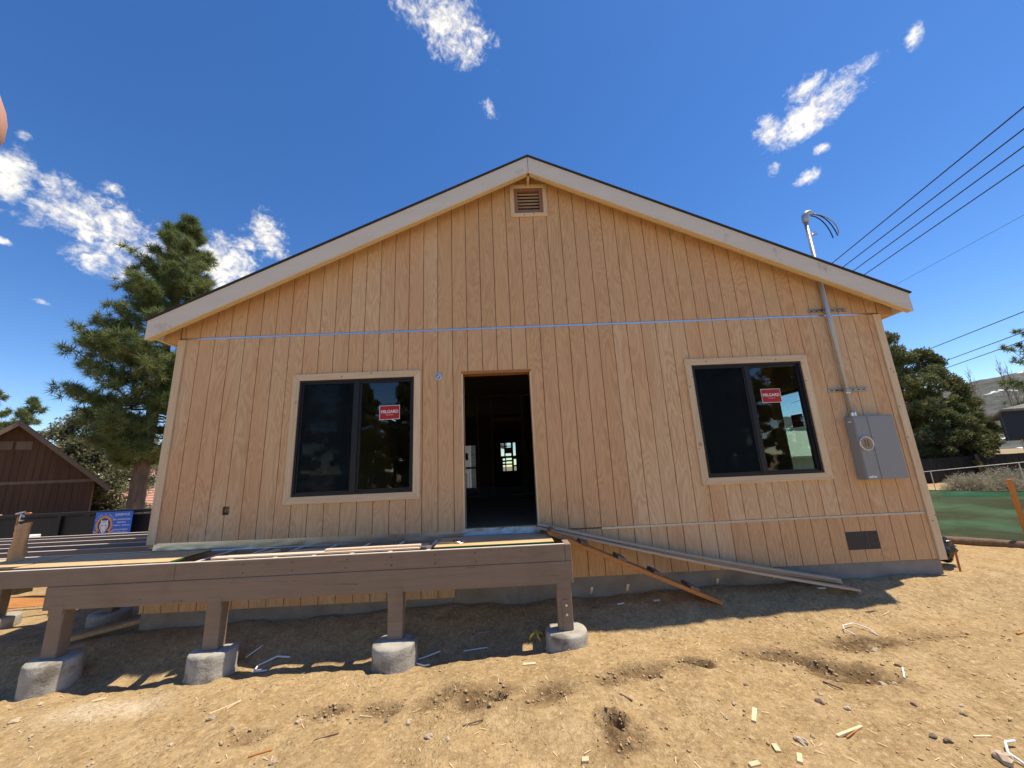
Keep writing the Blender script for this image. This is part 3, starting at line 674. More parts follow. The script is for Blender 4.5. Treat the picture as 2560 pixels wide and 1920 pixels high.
def sticker(x, z, w_, h, y, tilt, parent, mirror=False):
    mb = MB(); c, s_ = math.cos(tilt), math.sin(tilt); e = -1 if mirror else 1
    T = lambda a, b, d: (x+a*c-b*s_, y-d, z+a*s_+b*c)
    def quad(a0, a1, b0, b1, d): mb.add([T(a0, b0, d), T(a1, b0, d), T(a1, b1, d), T(a0, b1, d)], [(0, 1, 2, 3)])
    mb.cur = 1; quad(-w_/2, w_/2, -h/2, h/2, 0)
    mb.cur = 0; quad(-w_/2+.006, w_/2-.006, -h/2+.006, h/2-.006, .0008)
    mb.cur = 1; mb.text('MILGARD', h*.30, T(0, h*.05, .0016), (c*e*.92, 0, s_*e*.92), (-s_, 0, c), spacing=1.05)
    mb.text('windows & doors', h*.07, T(0, -h*.17, .0016), (c*e, 0, s_*e), (-s_, 0, c))
    return mb.build('label_sticker', ['red', 'white'], parent)
def window(r, sx, sz, tilt):
    we = empty('window', (0, 0, 0)); we.parent = house; we.location = ((r[0]+r[1])/2-PX, -5.0, r[2]+.2)
    miter_trim(r, .089, -.024, -.0015, we, 'trim_x', 'trim_z')
    i = inset(r, .0885); mid = (i[0]+i[1])/2
    ring(*i, .028, -.006, .075).build('window_frame', 'black', we)
    MB().box(mid-.028, mid+.028, .004, .062, i[2]+.028, i[3]-.028).build('mullion', 'black', we)
    ring(i[0]+.0285, mid-.0285, i[2]+.0285, i[3]-.0285, .022, .012, .03).build('screen_frame', 'black', we)
    MB().box(i[0]+.05, mid-.05, .019, .0205, i[2]+.05, i[3]-.05).build('insect_screen', 'screen', we)
    ring(mid+.0285, i[1]-.0285, i[2]+.0285, i[3]-.0285, .026, .02, .06).build('sash', 'black', we)
    MB().box(i[0]+.03, mid-.03, .046, .050, i[2]+.03, i[3]-.03).build('pane', 'glass', we)
    MB().box(mid+.054, i[1]-.054, .040, .044, i[2]+.054, i[3]-.054).build('pane', 'glass', we)
    sticker(sx, sz, .27, .19, .039, tilt, we)
window(WIN_L, -1.70, 2.11, .012); window(WIN_R, 3.47, 2.12, -.005)
# window in the right side wall, seen through the front one
we = empty('window', (0, 0, 0)); we.parent = house; we.location = (CRX-.05-PX, 2.5-5.0, 1.3)
g_ = MB()
for y0, y1, z0, z1 in ((SIDEWIN[0], SIDEWIN[1], SIDEWIN[2], SIDEWIN[2]+.05), (SIDEWIN[0], SIDEWIN[1], SIDEWIN[3]-.05, SIDEWIN[3]), (SIDEWIN[0], SIDEWIN[0]+.05, SIDEWIN[2]+.05, SIDEWIN[3]-.05), (SIDEWIN[1]-.05, SIDEWIN[1], SIDEWIN[2]+.05, SIDEWIN[3]-.05)): g_.box(CRX-.08, CRX-.02, y0, y1, z0, z1)
g_.build('window_frame', 'black', we); MB().box(CRX-.055, CRX-.05, SIDEWIN[0]+.05, SIDEWIN[1]-.05, SIDEWIN[2]+.05, SIDEWIN[3]-.05).build('pane', 'clear', we)
ms_ = MB().box(CRX-.062, CRX-.059, 1.65, 1.92, 1.80, 2.03); ms_.cur = 1; ms_.text('MILGARD', .05, (CRX-.0635, 1.785, 1.92), (0, 1, 0), (0, 0, 1)); ms_.build('label_sticker', ['red', 'white'], we)
# gable vent
ve = empty('gable_vent', (0, 0, 0)); ve.parent = house; ve.location = (0, -5.0, 5.4)
miter_trim(VENT, .06, -.024, -.0015, ve, 'trim_x', 'trim_z')
vi = inset(VENT, .0605); ring(*vi, .052, -.012, .05).build('vent_frame', 'brown_vent', ve)
vj = inset(vi, .0525)
MB().box(vj[0], vj[1], .085, .09, vj[2], vj[3]).build('backing', 'dark_trim', ve)
for i in range(6):
    z = vj[2]+.018+i*(vj[3]-vj[2]-.02)/5.6
    MB().obox((vj[0]+.001, .022, z), (vj[1]-.001, .022, z), (0, .024, -.008), (0, .0012, .0036)).build('slat', 'vent_slat', ve)
# crawl-space vent, boxes on the wall
cv = empty('crawl_vent', (0, 0, 0)); cv.parent = house; cv.location = (4.2-PX, -5.0, .44)
M['vent_dark'] = surf('vent_mesh', (.030, .026, .034), (.042, .036, .046), (60, 60, 60), .5, .1)
MB().box(CRAWL[0]-.006, CRAWL[1]+.006, -.005, -.0022, CRAWL[2]-.006, CRAWL[3]+.006).build('vent_mesh', 'vent_dark', cv)
for x in (4.16, 4.29): MB().box(x, x+.004, -.0065, -.0051, CRAWL[2], CRAWL[3]).build('vent_bar', 'cleat', cv)
ob = empty('outlet_box', (0, 0, 0)); ob.parent = house; ob.location = (-3.68-PX, -5.0, 1.1)
b_ = MB(); b_.box(-3.721, -3.643, .052, .056, .906, 1.004); b_.box(-3.721, -3.717, -.003, .052, .906, 1.004); b_.box(-3.647, -3.643, -.003, .052, .906, 1.004); b_.box(-3.717, -3.647, -.003, .052, .906, .91); b_.box(-3.717, -3.647, -.003, .052, 1.0, 1.004)
b_.build('box', 'dark_stone', ob)
MB().tube([(-3.70, .04, .93), (-3.69, .0, .95), (-3.675, -.004, .985), (-3.668, .03, .995)], .004, 6).build('wire', 'banana', ob)
MB().tube([(-3.68, .04, .92), (-3.672, .005, .94), (-3.655, .0, .98)], .003, 6).build('wire', 'galv', ob)
jb = empty('light_box', (0, 0, 0)); jb.parent = house; jb.location = (-1.046-PX, -5.0, 2.76)
pr = [(.030, 0), (.047, 0), (.049, .003), (.049, .012)]
mb = MB(); n = 24
for r0, y in ((.049, -.0005), (.049, -.012), (.034, -.013), (.033, .0)): mb.v += [(-1.046+r0*math.cos(2*math.pi*j/n), y, 2.561+r0*math.sin(2*math.pi*j/n)) for j in range(n)]
for i in range(3):
    for j in range(n): mb.f.append((i*n+j, i*n+(j+1) % n, (i+1)*n+(j+1) % n, (i+1)*n+j)); mb.mi.append(0)
mb.build('rim', 'galv', jb); MB().tube([(-1.046, -.002, 2.561), (-1.046, -.006, 2.561)], .033, 20).build('cover', 'meter', jb)
MB().obox((-1.072, -.010, 2.535), (-1.02, -.010, 2.588), (.008, 0, -.008), (0, .003, 0)).build('strap', 'snow_strip', jb)
# ------------------------------------------------------------------ electric service on the wall
mt = empty('meter_box', (4.62, -.07, .97), 'grey steel electric meter box fixed on the siding near the right corner', 'meter box')
MX0, MX1, MZ0, MZ1, MY = 4.352, 4.885, .972, 1.782, -.132
mb = MB().box(MX0, MX1, MY, -.0025, MZ0, MZ1); mb.build('box', 'meter', mt, bevel=.006)
MB().box(MX0+.006, MX0+.176, MY-.006, MY-.0005, MZ0+.008, MZ1-.03).build('cover_panel', 'meter', mt, bevel=.003)
MB().box(MX0+.184, MX1-.006, MY-.008, MY-.0005, MZ0+.004, MZ1-.012).build('door', 'meter', mt, bevel=.004)
dl = MB(); n = 32
for r0, y in ((.088, MY-.006), (.092, MY-.022), (.083, MY-.026), (.078, MY-.020)): dl.v += [(4.437+r0*math.cos(2*math.pi*j/n), y, 1.424+r0*math.sin(2*math.pi*j/n)) for j in range(n)]
for i in range(3):
    for j in range(n): dl.f.append((i*n+j, i*n+(j+1) % n, (i+1)*n+(j+1) % n, (i+1)*n+j)); dl.mi.append(0)
dr = dl.build('meter_ring', 'galv', mt, smooth=True)
MB().tube([(4.437, MY-.0065, 1.424), (4.437, MY-.019, 1.424)], .079, 32).build('socket_cover', 'dial', dr)
for dx in (-.016, .02): MB().box(4.437+dx-.007, 4.437+dx+.007, MY-.022, MY-.0195, 1.385, 1.47).build('slot', 'cleat', dr)
lb = MB(); lb.prism([(4.375, MZ0+.025), (4.475, MZ0+.025), (4.475, MZ0+.045), (4.44, MZ0+.045), (4.432, MZ0+.053), (4.418, MZ0+.053), (4.41, MZ0+.045), (4.375, MZ0+.045)], 'y', MY-.0075, MY-.0062); lb.build('maker_label', 'white', mt)
MB().box(4.421, 4.429, MY-.0085, MY-.0077, MZ0+.033, MZ0+.046).build('maker_mark', 'black', mt)
MB().box(4.80, 4.875, -.10, -.04, MZ1+.0005, MZ1+.003).build('top_label', 'white', mt)
MB().box(MX0-.0015, MX0-.0003, -.10, -.055, 1.70, 1.715).build('side_label', 'white', mt)
ms = empty('service_mast', (4.435, -.06, 1.79), 'galvanised conduit mast rising from the meter box through the roof to a weatherhead', 'mast')
MB().tube([(4.435, -.062, 1.785), (4.435, -.062, 4.70)], .0275, 18).build('conduit', 'conduit', ms, smooth=True)
MB().tube([(4.435, -.062, 1.786), (4.435, -.062, 1.83)], .036, 18).build('hub', 'galv', ms)
MB().tube([(4.435, -.062, 2.09), (4.435, -.062, 2.11)], .031, 18).build('coupling', 'galv', ms)
for z, x0, x1 in ((2.146, 4.224, 4.774), (3.30, 4.202, 4.753)):
    st = MB(); st.box(x0, x1, -.0345, -.004, z-.020, z-.017); st.box(x0, x1, -.0345, -.004, z+.017, z+.020); st.box(x0, x1, -.007, -.004, z-.017, z+.017)
    so_ = st.build('strut_channel', 'zinc', ms)
    for q in range(7): MB().box(x0+.03+q*.075, x0+.07+q*.075, -.0085, -.0071, z-.006, z+.006).build('slot', 'black', so_)
    MB().tube([(4.435+.030*math.cos(a), -.062-.030*math.sin(a), z) for a in [i*math.pi/8 for i in range(-4, 13)]], .005, 6).build('pipe_clamp', 'zinc', so_)
    MB().tube([(4.475, -.04, z), (4.475, -.075, z)], .007, 6).build('bolt', 'zinc', so_)
wh = MB(); wh.tube([(4.435, -.062, 4.69), (4.435, -.062, 4.75), (4.445, -.064, 4.80), (4.475, -.068, 4.835), (4.515, -.072, 4.842), (4.552, -.075, 4.815)], [.038, .042, .046, .046, .040, .026], 16); wo_ = wh.build('weatherhead', 'conduit', ms, smooth=True)
for p0, p1, p2, p3, mn in (((4.52, -.075, 4.79), (4.60, -.10, 4.77), (4.69, -.13, 4.62), (4.706, -.14, 4.37), 'cable'), ((4.54, -.08, 4.81), (4.65, -.12, 4.79), (4.74, -.15, 4.62), (4.762, -.16, 4.39), 'cable'), ((4.55, -.09, 4.81), (4.67, -.13, 4.78), (4.82, -.17, 4.60), (4.772, -.17, 4.42), 'grey_cable')):
    P_ = [Vector(p) for p in (p0, p1, p2, p3)]; pts = []
    for i in range(13):
        t_ = i/12; pts.append((1-t_)**3*P_[0]+3*t_*(1-t_)**2*P_[1]+3*t_*t_*(1-t_)*P_[2]+t_**3*P_[3])
    MB().tube(pts, .0075, 8).build('service_wire', mn, ms, smooth=True)
cl_ = MB(); cl_.tube([(4.435+.034*math.cos(a), -.062+.034*math.sin(a), 4.47) for a in [i*math.pi/6 for i in range(13)]], .006, 6); cl_.obox((4.465, -.07, 4.475), (4.545, -.09, 4.475), (0, .004, 0), (0, 0, .04)); cl_.tube([(4.36, -.09, 4.435), (4.40, -.095, 4.45)], .006, 6); cl_.tube([(4.46, -.10, 4.48), (4.50, -.11, 4.50)], .010, 6); cl_.build('guy_clamp', 'galv', ms)
rj = MB()
def rj_pt(dx, dy): return (4.435+dx, -.03+dy, roof(4.435+dx)+.012)
for a, b in ((-.17, -.01), (.0, .21)):
    rj.add([rj_pt(a, -.20), rj_pt(b, -.20), rj_pt(b, .28), rj_pt(a, .28), *[(p[0], p[1], p[2]+.004) for p in (rj_pt(a, -.20), rj_pt(b, -.20), rj_pt(b, .28), rj_pt(a, .28))]], [(0, 3, 2, 1), (4, 5, 6, 7), (0, 1, 5, 4), (1, 2, 6, 5), (2, 3, 7, 6), (3, 0, 4, 7)])
rj.lathe([(.055, .0), (.035, .10), (.030, .12)], (4.435, -.062, roof(4.435)+.01), 16); rj.build('roof_jack', 'galv_dull', ms)
# weatherhead base plate showing over the rake edge
MB().obox((4.27, OVY+.10, roof(4.27)+.075), (4.70, OVY+.12, roof(4.70)+.075), (0, .06, .11), (0, .003, 0)).build('roof_plate', 'white_wall', ms)
# ------------------------------------------------------------------ deck frame
YF, ZT = -.75, .523
deck = empty('deck_frame', (-3.0, -.4, -.45), 'unfinished taupe painted deck frame on posts along the front and left of the house', 'deck')
MB().box(-3.578, .40, YF, YF+.04, .362, ZT).build('rim_board', 'deckpaint', deck, bevel=.004)
MB().box(-9.2, -3.581, YF+.001, YF+.041, .362, ZT-.001).build('rim_board', 'deckpaint', deck, bevel=.004)
MB().box(.4015, .466, YF-.002, -.03, .362, ZT).build('end_joist', 'deckpaint', deck, bevel=.004)
MB().box(-4.83, .466, YF-.003, YF+.11, .146, .360).build('beam', 'deckpaint', deck, bevel=.005)
MB().box(-9.2, -4.62, .44, .55, .146, .360).build('beam', 'deckpaint', deck, bevel=.005)
MB().box(-4.50, .40, -.041, -.0015, .36, .498).build('ledger', 'deckpaint', deck)
MB().box(-4.635, -4.577, -.28, 1.9, .36, .50).build('ledger', 'deckpaint', deck)
for i in range(12):
    x = -4.30+i*.4064
    zt_ = .503+random.uniform(-.002, .002); j_ = MB().box(x-.019, x+.019, YF+.042, -.043, .362, zt_).build('joist', 'deckpaint', deck)
    MB().box(x-.0195, x+.0195, YF+.042, -.043, zt_+.0005, zt_+.003).build('top_edge_strip', 'top_strip', j_)
for i in range(6):
    y = -.29+i*.405
    zt_ = .503+random.uniform(-.002, .002); j_ = MB().box(-9.2, -4.637, y-.019, y+.019, .362, zt_).build('joist', 'deckpaint', deck)
    MB().box(-9.2, -4.637, y-.0195, y+.0195, zt_+.0005, zt_+.003).build('top_edge_strip', 'top_strip', j_)
j_ = MB().box(-9.2, -4.637, 1.93, 1.97, .362, .512).build('rim_board', 'deckpaint', deck)
MB().box(-9.2, -4.637, 1.929, 1.971, .5125, .515).build('top_edge_strip', 'top_strip', j_)
MB().box(-9.2, .40, YF+.002, YF+.040, ZT+.0005, ZT+.003).build('rim_edge_strip', 'top_strip', deck)
POSTS = [(-4.69, -.69), (-3.147, -.69), (-1.344, -.69), (.363, -.69)]
for i, (x, y) in enumerate(POSTS):
    MB().box(x-.075, x+.075, y-.056, y+.056, -.285, .146).build('post', 'deckpaint', deck, bevel=.006)
    pl = MB(); pl.box(x-.072, x+.072, YF-.0055, YF-.0035, .146-.05, .146+.045); pp = pl.build('post_strap', 'deckpaint', deck, bevel=.001)
    for dx, dz in ((-.05, .02), (0, .03), (.05, .02), (-.05, -.03), (.05, -.03)): pass
MB().box(.363-.028, .363+.058, YF-.0035, YF+.0035, -.28, .0).build('post_base', 'deckpaint', deck, bevel=.001)
for z in (-.05, -.135): MB().tube([(.375, YF-.0036, z), (.375, YF-.016, z)], .0125, 8).build('bolt', 'galv', deck)
for x, y in ((-6.80, .49), (-5.36, .49)): MB().box(x-.07, x+.07, y-.055, y+.055, -.26, .146).build('post', 'deckpaint', deck, bevel=.006)
for x in (-2.9, -2.4, -1.85, -1.4, -.95, -.53, -.05):
    for z in (.40, .48): MB().tube([(x+random.uniform(-.02, .02), YF+.0005, z), (x, YF-.002, z)], .0045, 6).build('nail_head', 'dark_trim', deck)
FOOT = [(-4.66, -.70, .205, 'pale concrete footing under the leftmost front deck post', .05), (-3.13, -.70, .205, 'pale concrete footing under the second front deck post from the left', .045), (-1.335, -.75, .215, 'round concrete footing under the third front deck post from the left', .02), (.365, -.69, .21, 'rough round concrete footing under the right end deck post', .03), (-6.80, .50, .21, 'concrete footing under the back deck post at the left edge', .03), (-5.36, .50, .21, 'shaded concrete footing under the back deck post nearest the house', .03)]
for i, (x, y, r0, lab, j) in enumerate(FOOT):
    zb, zt_ = gz(x, y-.2)-.25, -.283 if i < 4 else -.255
    h = zt_-zb
    o = MB().lathe([(r0*1.04, 0), (r0*1.03, h*.4), (r0*(1.045 if i % 2 else 1.01), h*.55), (r0*1.0, h*.62), (r0*1.0, h*.80), (r0*.985, h-.02), (r0*.95, h-.004), (r0*.6, h)], (0, 0, 0), 44, .012+.006*(i % 3), i).build('concrete_footing', 'footing', smooth=True, local=True, loc=(x, y, zb))
    tag(o, lab, 'footing', 'deck footings')
# ------------------------------------------------------------------ loose material on the deck
def slab(name, mat, c, size, rz=0, rx=0, ry=0, label=None, cat=None, group=None, bevel=.0):
    sx, sy, sz = size; o = MB().box(-sx/2, sx/2, -sy/2, sy/2, 0, sz).build(name, mat, local=True, loc=c, bevel=bevel)
    o.rotation_euler = (rx, ry, rz); return tag(o, label, cat, group)
slab('plywood_sheet', 'plysheet', (-6.25, -.33, .512), (1.75, .46, .022), .0, label='pale plywood strip under the paper bag on the left deck', cat='plywood')
ps = slab('plywood_sheet', 'plysheet', (-4.52, -.385, .5135), (1.62, .56, .019), -.02, label='plywood sheet with green edge lying on deck joists before left corner', cat='plywood')
slab('plywood_sheet', 'plysheet', (-.335, -.43, .512), (1.27, .50, .030), .0, label='thick plywood offcut lying on the deck before the doorway', cat='plywood')
M['green_edge'] = surf('green_sheet_edge', (.03, .12, .03), (.05, .17, .05), (40, 40, 40), .8, .1)
e_ = MB().box(.8105, .8135, -.275, .275, .001, .018).build('painted_edge', 'green_edge', local=True); e_.parent = ps
e_ = MB().box(-.633, .633, -.253, -.2505, .002, .028).build('painted_edge', 'green_edge', local=True); e_.parent = bpy.data.objects['plywood_sheet.002']
TR = [((-2.20, -.655, .531), 2.15, .085, .019, .004, 'long pinkish trim board nearest the deck front edge'), ((-2.12, -.53, .512), 2.2, .07, .022, .012, 'long pale trim board second from the deck front edge'), ((-1.85, -.42, .512), 1.55, .07, .02, -.01, 'shaded pale trim board farthest from the deck front edge'), ((-1.62, -.635, .552), 1.0, .06, .019, .015, 'short trim board stacked on the pinkish trim boards')]
for c, l, wd, th, rz, lab in TR: slab('trim_board', 'pink_trim', c, (l, wd, th), rz, label=lab, cat='board', group='trim boards on the deck', bevel=.003)
slab('trim_offcut', 'pink_trim', (-2.95, -.50, .512), (.5, .075, .02), 1.0, label='short board lying across the joists beside long trim boards', cat='board', bevel=.003)
# bar clamp on the door plywood
ct = empty('hand_tool', (-.72, -.52, .543), 'small steel hand tool lying on the plywood before the doorway', 'tool')
MB().obox((-.98, -.50, .552), (-.74, -.53, .550), (0, .02, 0), (0, 0, .007)).build('bar', 'tool', ct)
MB().tube([(-.72+.05*math.cos(a), -.53+.035*math.sin(a), .556+.01*math.sin(a*2)) for a in [i*math.pi/8 for i in range(17)]], .006, 6).build('jaw', 'tool', ct)
MB().obox((-.79, -.52, .566), (-.73, -.525, .57), (0, .03, 0), (0, 0, .016)).build('grip', 'plastic_black', ct, bevel=.003)
# crumpled paper bag with a black tool in it
bg_ = empty('paper_bag', (-5.80, -.26, .535), 'tall crumpled brown paper bag standing on the left deck plywood', 'bag')
def bagf(u, v):
    a = 2*math.pi*u; q = .5+.5*math.cos(4*a); wd = (.076-.034*v+.028*v*v)*(1+.10*q); dp = (.06-.015*v)*(1+.10*q)
    n_ = float(fbm(np.array([u*9 if u < 1 else 0.0]), np.array([v*6+2]), 3)[0])*.022
    return (-5.80+(wd+n_)*math.cos(a)+.012*v, -.26+(dp+n_)*math.sin(a), .535+.40*v+.018*math.cos(a)*v)
MB().grid(bagf, 36, 14).build('paper', 'cardboard', bg_, smooth=True)
MB().lathe([(.05, 0), (.06, .004)], (-5.80, -.26, .536), 16).build('bottom', 'cardboard', bg_)
tl = empty('power_tool', (-5.82, -.25, .94), 'black tool with silver head sticking up above the paper bag', 'tool')
MB().lathe([(.04, -.12), (.045, -.02), (.04, 0)], (-5.79, -.26, .945), 14).build('grip', 'plastic_black', tl)
MB().obox((-5.84, -.26, .94), (-5.85, -.26, 1.07), (.035, 0, 0), (0, .04, 0)).build('body', 'plastic_black', tl, bevel=.006)
MB().tube([(-5.825, -.285, .975), (-5.815, -.285, 1.05)], .008, 6).build('arm', 'galv', tl); MB().tube([(-5.880, -.285, 1.055), (-5.780, -.285, 1.075)], .009, 6).build('head', 'galv', tl); MB().tube([(-5.820, -.285, 1.05), (-5.775, -.285, 1.01)], .008, 6).build('arm', 'galv', tl); MB().tube([(-5.830, -.285, .975), (-5.780, -.285, .98)], .006, 6).build('foot', 'galv', tl)
# copper stub and crate behind the deck
pts = [(-9.41, 2.6, gz(-9.41, 2.6)-.1), (-9.415, 2.6, .3), (-9.42, 2.6, .78)]+[(-9.42+.07-.07*math.cos(a), 2.6, .78+.09*math.sin(a)) for a in [i*math.pi/12 for i in range(1, 7)]]+[(-9.20, 2.6, .872)]
tag(MB().tube(pts, .016, 8).build('bent_pipe', 'copper', smooth=True, loc=(-9.41, 2.6, gz(-9.41, 2.6))), 'bent copper coloured pipe standing behind the left deck', 'pipe')
bx = MB(); bx.box(-9.28, -9.03, 2.5, 2.75, gz(-9.1, 2.6)-.02, .40); bx.cur = 1; bx.box(-9.27, -9.04, 2.49, 2.7, .401, .48)
tag(bx.build('site_bucket', ['plastic_black', 'white'], bevel=.01, loc=(-9.15, 2.62, gz(-9.1, 2.6))), 'small dark box with pale lid behind the bent pipe', 'box')
# ------------------------------------------------------------------ ramp plank and long boards by the door
rp = empty('ramp_plank', (2.16, -.35, gz(2.16, -.4)), 'sloping orange wooden plank with dark cleats leaning on the deck corner', 'ramp')
A_, B_ = Vector((.27, -.34, .588)), Vector((2.17, -.27, gz(2.17, -.3)+.012)); d_ = (B_-A_).normalized(); up_ = d_.cross(Vector((0, 1, 0))).normalized()*-1
if up_.z < 0: up_ = -up_
MB().obox(A_, B_, (0, .20, 0), up_*.042).build('plank', 'orange_wood', rp, bevel=.004)
for t_ in (.02, .205, .42, .625, .83):
    c_ = A_+(B_-A_)*t_+up_*.038; q_ = .05 if t_ > .1 else .025
    MB().obox(c_-d_*q_, c_+d_*q_, (0, .235+random.uniform(-.02, .02), 0), up_*.034).build('cleat', 'cleat', rp, bevel=.003)
LB = [(-.205, .618, -.23, 3.78, 'lowest and nearest'), (-.155, .646, -.09, 3.70, 'upper near'), (-.075, .606, -.10, 3.74, 'lower far'), (-.06, .634, -.07, 3.62, 'topmost far')]
for i, (ya, za, yb, xe, lab) in enumerate(LB):
    zb = gz(xe, yb)+.016+(.028 if i in (1, 3) else 0); a_ = Vector((.16+.012*i, ya, za)); b_ = Vector((xe, yb-.05*(i < 2), zb)); mb = MB(); N = 12
    def lbf(u, v, a_=a_, b_=b_, i=i):
        p = a_+(b_-a_)*u; p.z -= .035*math.sin(math.pi*u); k_ = int(round(v*4)) % 4
        oy, oz = ((-.045, -.012), (.045, -.012), (.045, .012), (-.045, .012))[k_]
        return (p.x, p.y+oy, p.z+oz)
    mb.grid(lbf, N, 4); n0 = len(mb.v); mb.f += [(0, 1, 2, 3), (N*5+3, N*5+2, N*5+1, N*5)]; mb.mi += [0, 0]
    tag(mb.build('decking_board', 'deckboard', loc=(a_.x, a_.y, a_.z)), lab+' of the long grey brown boards sloping from the door to the ground', 'board', 'long boards by the door')
# ------------------------------------------------------------------ lumber under the deck
tag(MB().obox((-5.15, -.15, gz(-5.15, -.15)+.05), (-4.5, .10, gz(-4.5, .1)+.09), (.03, -.08, 0), (0, 0, .04)).build('brace_board', 'lumber_x', bevel=.003), 'pale board lying in shade under the deck by house corner', 'board')
slab('orange_board', 'orange_wood', (-7.6, 1.62, gz(-7.6, 1.6)+.03), (1.7, .28, .04), .12, label='orange board on sunlit ground seen under the left deck', cat='board', rx=.35)
slab('white_scrap', 'white', (-6.75, 1.35, gz(-6.75, 1.35)+.01), (.16, .06, .12), .3, label='small white block behind the deck on the left ground', cat='scrap')
slab('white_scrap', 'white', (-6.45, 1.25, gz(-6.45, 1.25)+.01), (.10, .06, .13), -.2, label='white block nearer the house behind the left deck', cat='scrap')
# ------------------------------------------------------------------ litter in the dirt
def rough_stone(name, mat, x, y, s, seed, label, cat='stone', flat=.6, group='stones in the dirt'):
    r_ = np.random.default_rng(seed); mb = MB(); n, mrings = 9, 5; ph = r_.random(6)*6
    for i in range(mrings+1):
        t_ = math.pi*i/mrings
        for j in range(n):
            a = 2*math.pi*j/n; q = 1+.28*math.sin(2*a+ph[0]+t_*1.3)+.16*math.sin(3*a+ph[1]-t_*2)+.12*math.sin(5*a+ph[2])*math.sin(t_*2+ph[3])
            mb.v.append((s*q*math.sin(t_)*math.cos(a), s*.8*q*math.sin(t_)*math.sin(a), s*flat*math.cos(t_)*(1+.15*math.sin(a+ph[4]))))
    for i in range(mrings):
        for j in range(n): mb.f.append((i*n+j, (i+1)*n+j, (i+1)*n+(j+1) % n, i*n+(j+1) % n)); mb.mi.append(0)
    o = mb.build(name, mat, local=True, loc=(x, y, gz(x, y)+s*flat*.35)); o.rotation_euler = (0, 0, r_.random()*6)
    return tag(o, label, cat, group)
STONES = [(1.995, -1.83, .036, 'dark_stone', 'dark angular stone right of the wood chip'), (1.578, -2.189, .044, 'stone', 'flat grey stone beside the square white chip'), (2.607, -1.682, .034, 'stone', 'round tan stone at edge of the large churned pit'), (2.688, -1.699, .030, 'stone', 'pale stone below the thin white stick'), (2.59, -1.918, .024, 'dark_stone', 'small dark stone below the large churned pit'), (2.127, -1.911, .028, 'stone', 'small flat stone left of the dark pebbles'), (2.96, -1.459, .025, 'dark_stone', 'dark pebble above the thin white stick'), (2.38, -2.22, .028, 'dark_stone', 'left one of two dark stones near bottom right'), (2.419, -2.268, .028, 'dark_stone', 'right one of two dark stones near bottom right'), (2.78, -2.052, .024, 'dark_stone', 'dark stone above the short stick at lower right'), (2.879, -1.959, .023, 'stone', 'small stone nearest the right side wheel ruts'), (1.395, -1.799, .022, 'stone', 'pebble between deep hole and wood chip'), (1.267, -1.916, .022, 'stone', 'pebble left of the upright wood chip'), (1.626, -1.572, .020, 'dark_stone', 'dark pebble below the narrow pit'), (3.031, -1.203, .045, 'stone', 'pale stone lying in the far right pit'), (2.531, -2.444, .062, 'stone', 'largest pale stone at the bottom right corner'), (2.076, -1.739, .024, 'stone', 'pale pebble above the dark angular stone'), (1.682, -2.151, .022, 'stone', 'pebble right of the flat grey stone'),
          (-4.257, -1.287, .042, 'stone', 'tan stone at the far left below the first footing'), (-2.525, -1.493, .036, 'stone', 'pinkish stone beside the crossed twigs'), (-1.803, -1.594, .028, 'stone', 'pale stone left of the middle churned patch'), (-1.646, -1.582, .026, 'stone', 'stone inside the middle churned patch'), (-1.137, -1.637, .026, 'dark_stone', 'dark pebble below the middle deck footing'), (-.779, -1.863, .036, 'stone', 'pale flat stone below the round hole'), (-.961, -1.679, .034, 'stone', 'pale angular stone left of the round hole'), (-.634, -1.925, .024, 'stone', 'pebble right of the pale flat stone'), (-2.261, -1.65, .026, 'dark_stone', 'dark pebble below the crossed twigs'), (-3.865, -1.496, .024, 'stone', 'small pebble below the chalky patch'), (-1.747, -1.999, .028, 'stone', 'stone at the bottom edge left of centre'), (-3.031, -1.864, .026, 'stone', 'stone at the bottom edge far left'), (-4.404, -.983, .030, 'stone', 'tan stone just before the leftmost footing'), (-2.597, -1.766, .022, 'stone', 'small white pebble low on the left')]
for i, (x, y, s, mt_, lab) in enumerate(STONES): rough_stone('stone', mt_, x, y, s*.8, 100+i, lab)
def stick(a, b, wd, th, mat, label, name='wood_scrap', cat='wood scrap', lift=.006):
    za, zb = gz(*a)+lift, gz(*b)+lift; A, B = Vector((*a, za)), Vector((*b, zb)); s_ = (B-A).cross(Vector((0, 0, 1))).normalized()
    wd *= .66; mid_ = (A+B)/2; A, B = mid_+(A-mid_)*.88, mid_+(B-mid_)*.88
    o = MB().obox(A, B, s_*wd, (0, 0, th)).build(name, mat, loc=tuple((A+B)/2), bevel=min(wd, th)*.12)
    return tag(o, label, cat, 'wood scraps in the dirt')
stick((1.804, -2.181), (2.065, -2.091), .026, .016, 'scrap', 'longest wood stick at lower right beside a splinter')
stick((1.86, -2.19), (2.04, -2.105), .010, .008, 'orange_wood', 'thin splinter beside the longest wood stick')
stick((1.412, -1.992), (1.50, -1.876), .042, .010, 'scrap', 'pale upright wood chip right of the deep hole')
stick((1.405, -2.19), (1.388, -2.262), .046, .010, 'scrap', 'square white wood chip near the bottom edge')
stick((2.971, -1.486), (2.818, -1.649), .016, .008, 'snow_strip', 'thin white stick below the large churned pit')
stick((2.56, -2.28), (2.69, -2.272), .016, .010, 'scrap', 'short pale stick at the lower right')
stick((.215, -2.19), (.262, -2.20), .055, .012, 'scrap', 'small square wood block at the bottom centre')
stick((1.16, -2.33), (1.23, -2.325), .045, .012, 'scrap', 'wood chip cut by the bottom edge')
stick((1.44, -2.36), (1.49, -2.29), .040, .014, 'scrap', 'tan wood chip at the bottom edge')
stick((4.47, -1.09), (4.70, -1.06), .03, .02, 'orange_wood', 'brown stick at the far right edge of the yard')
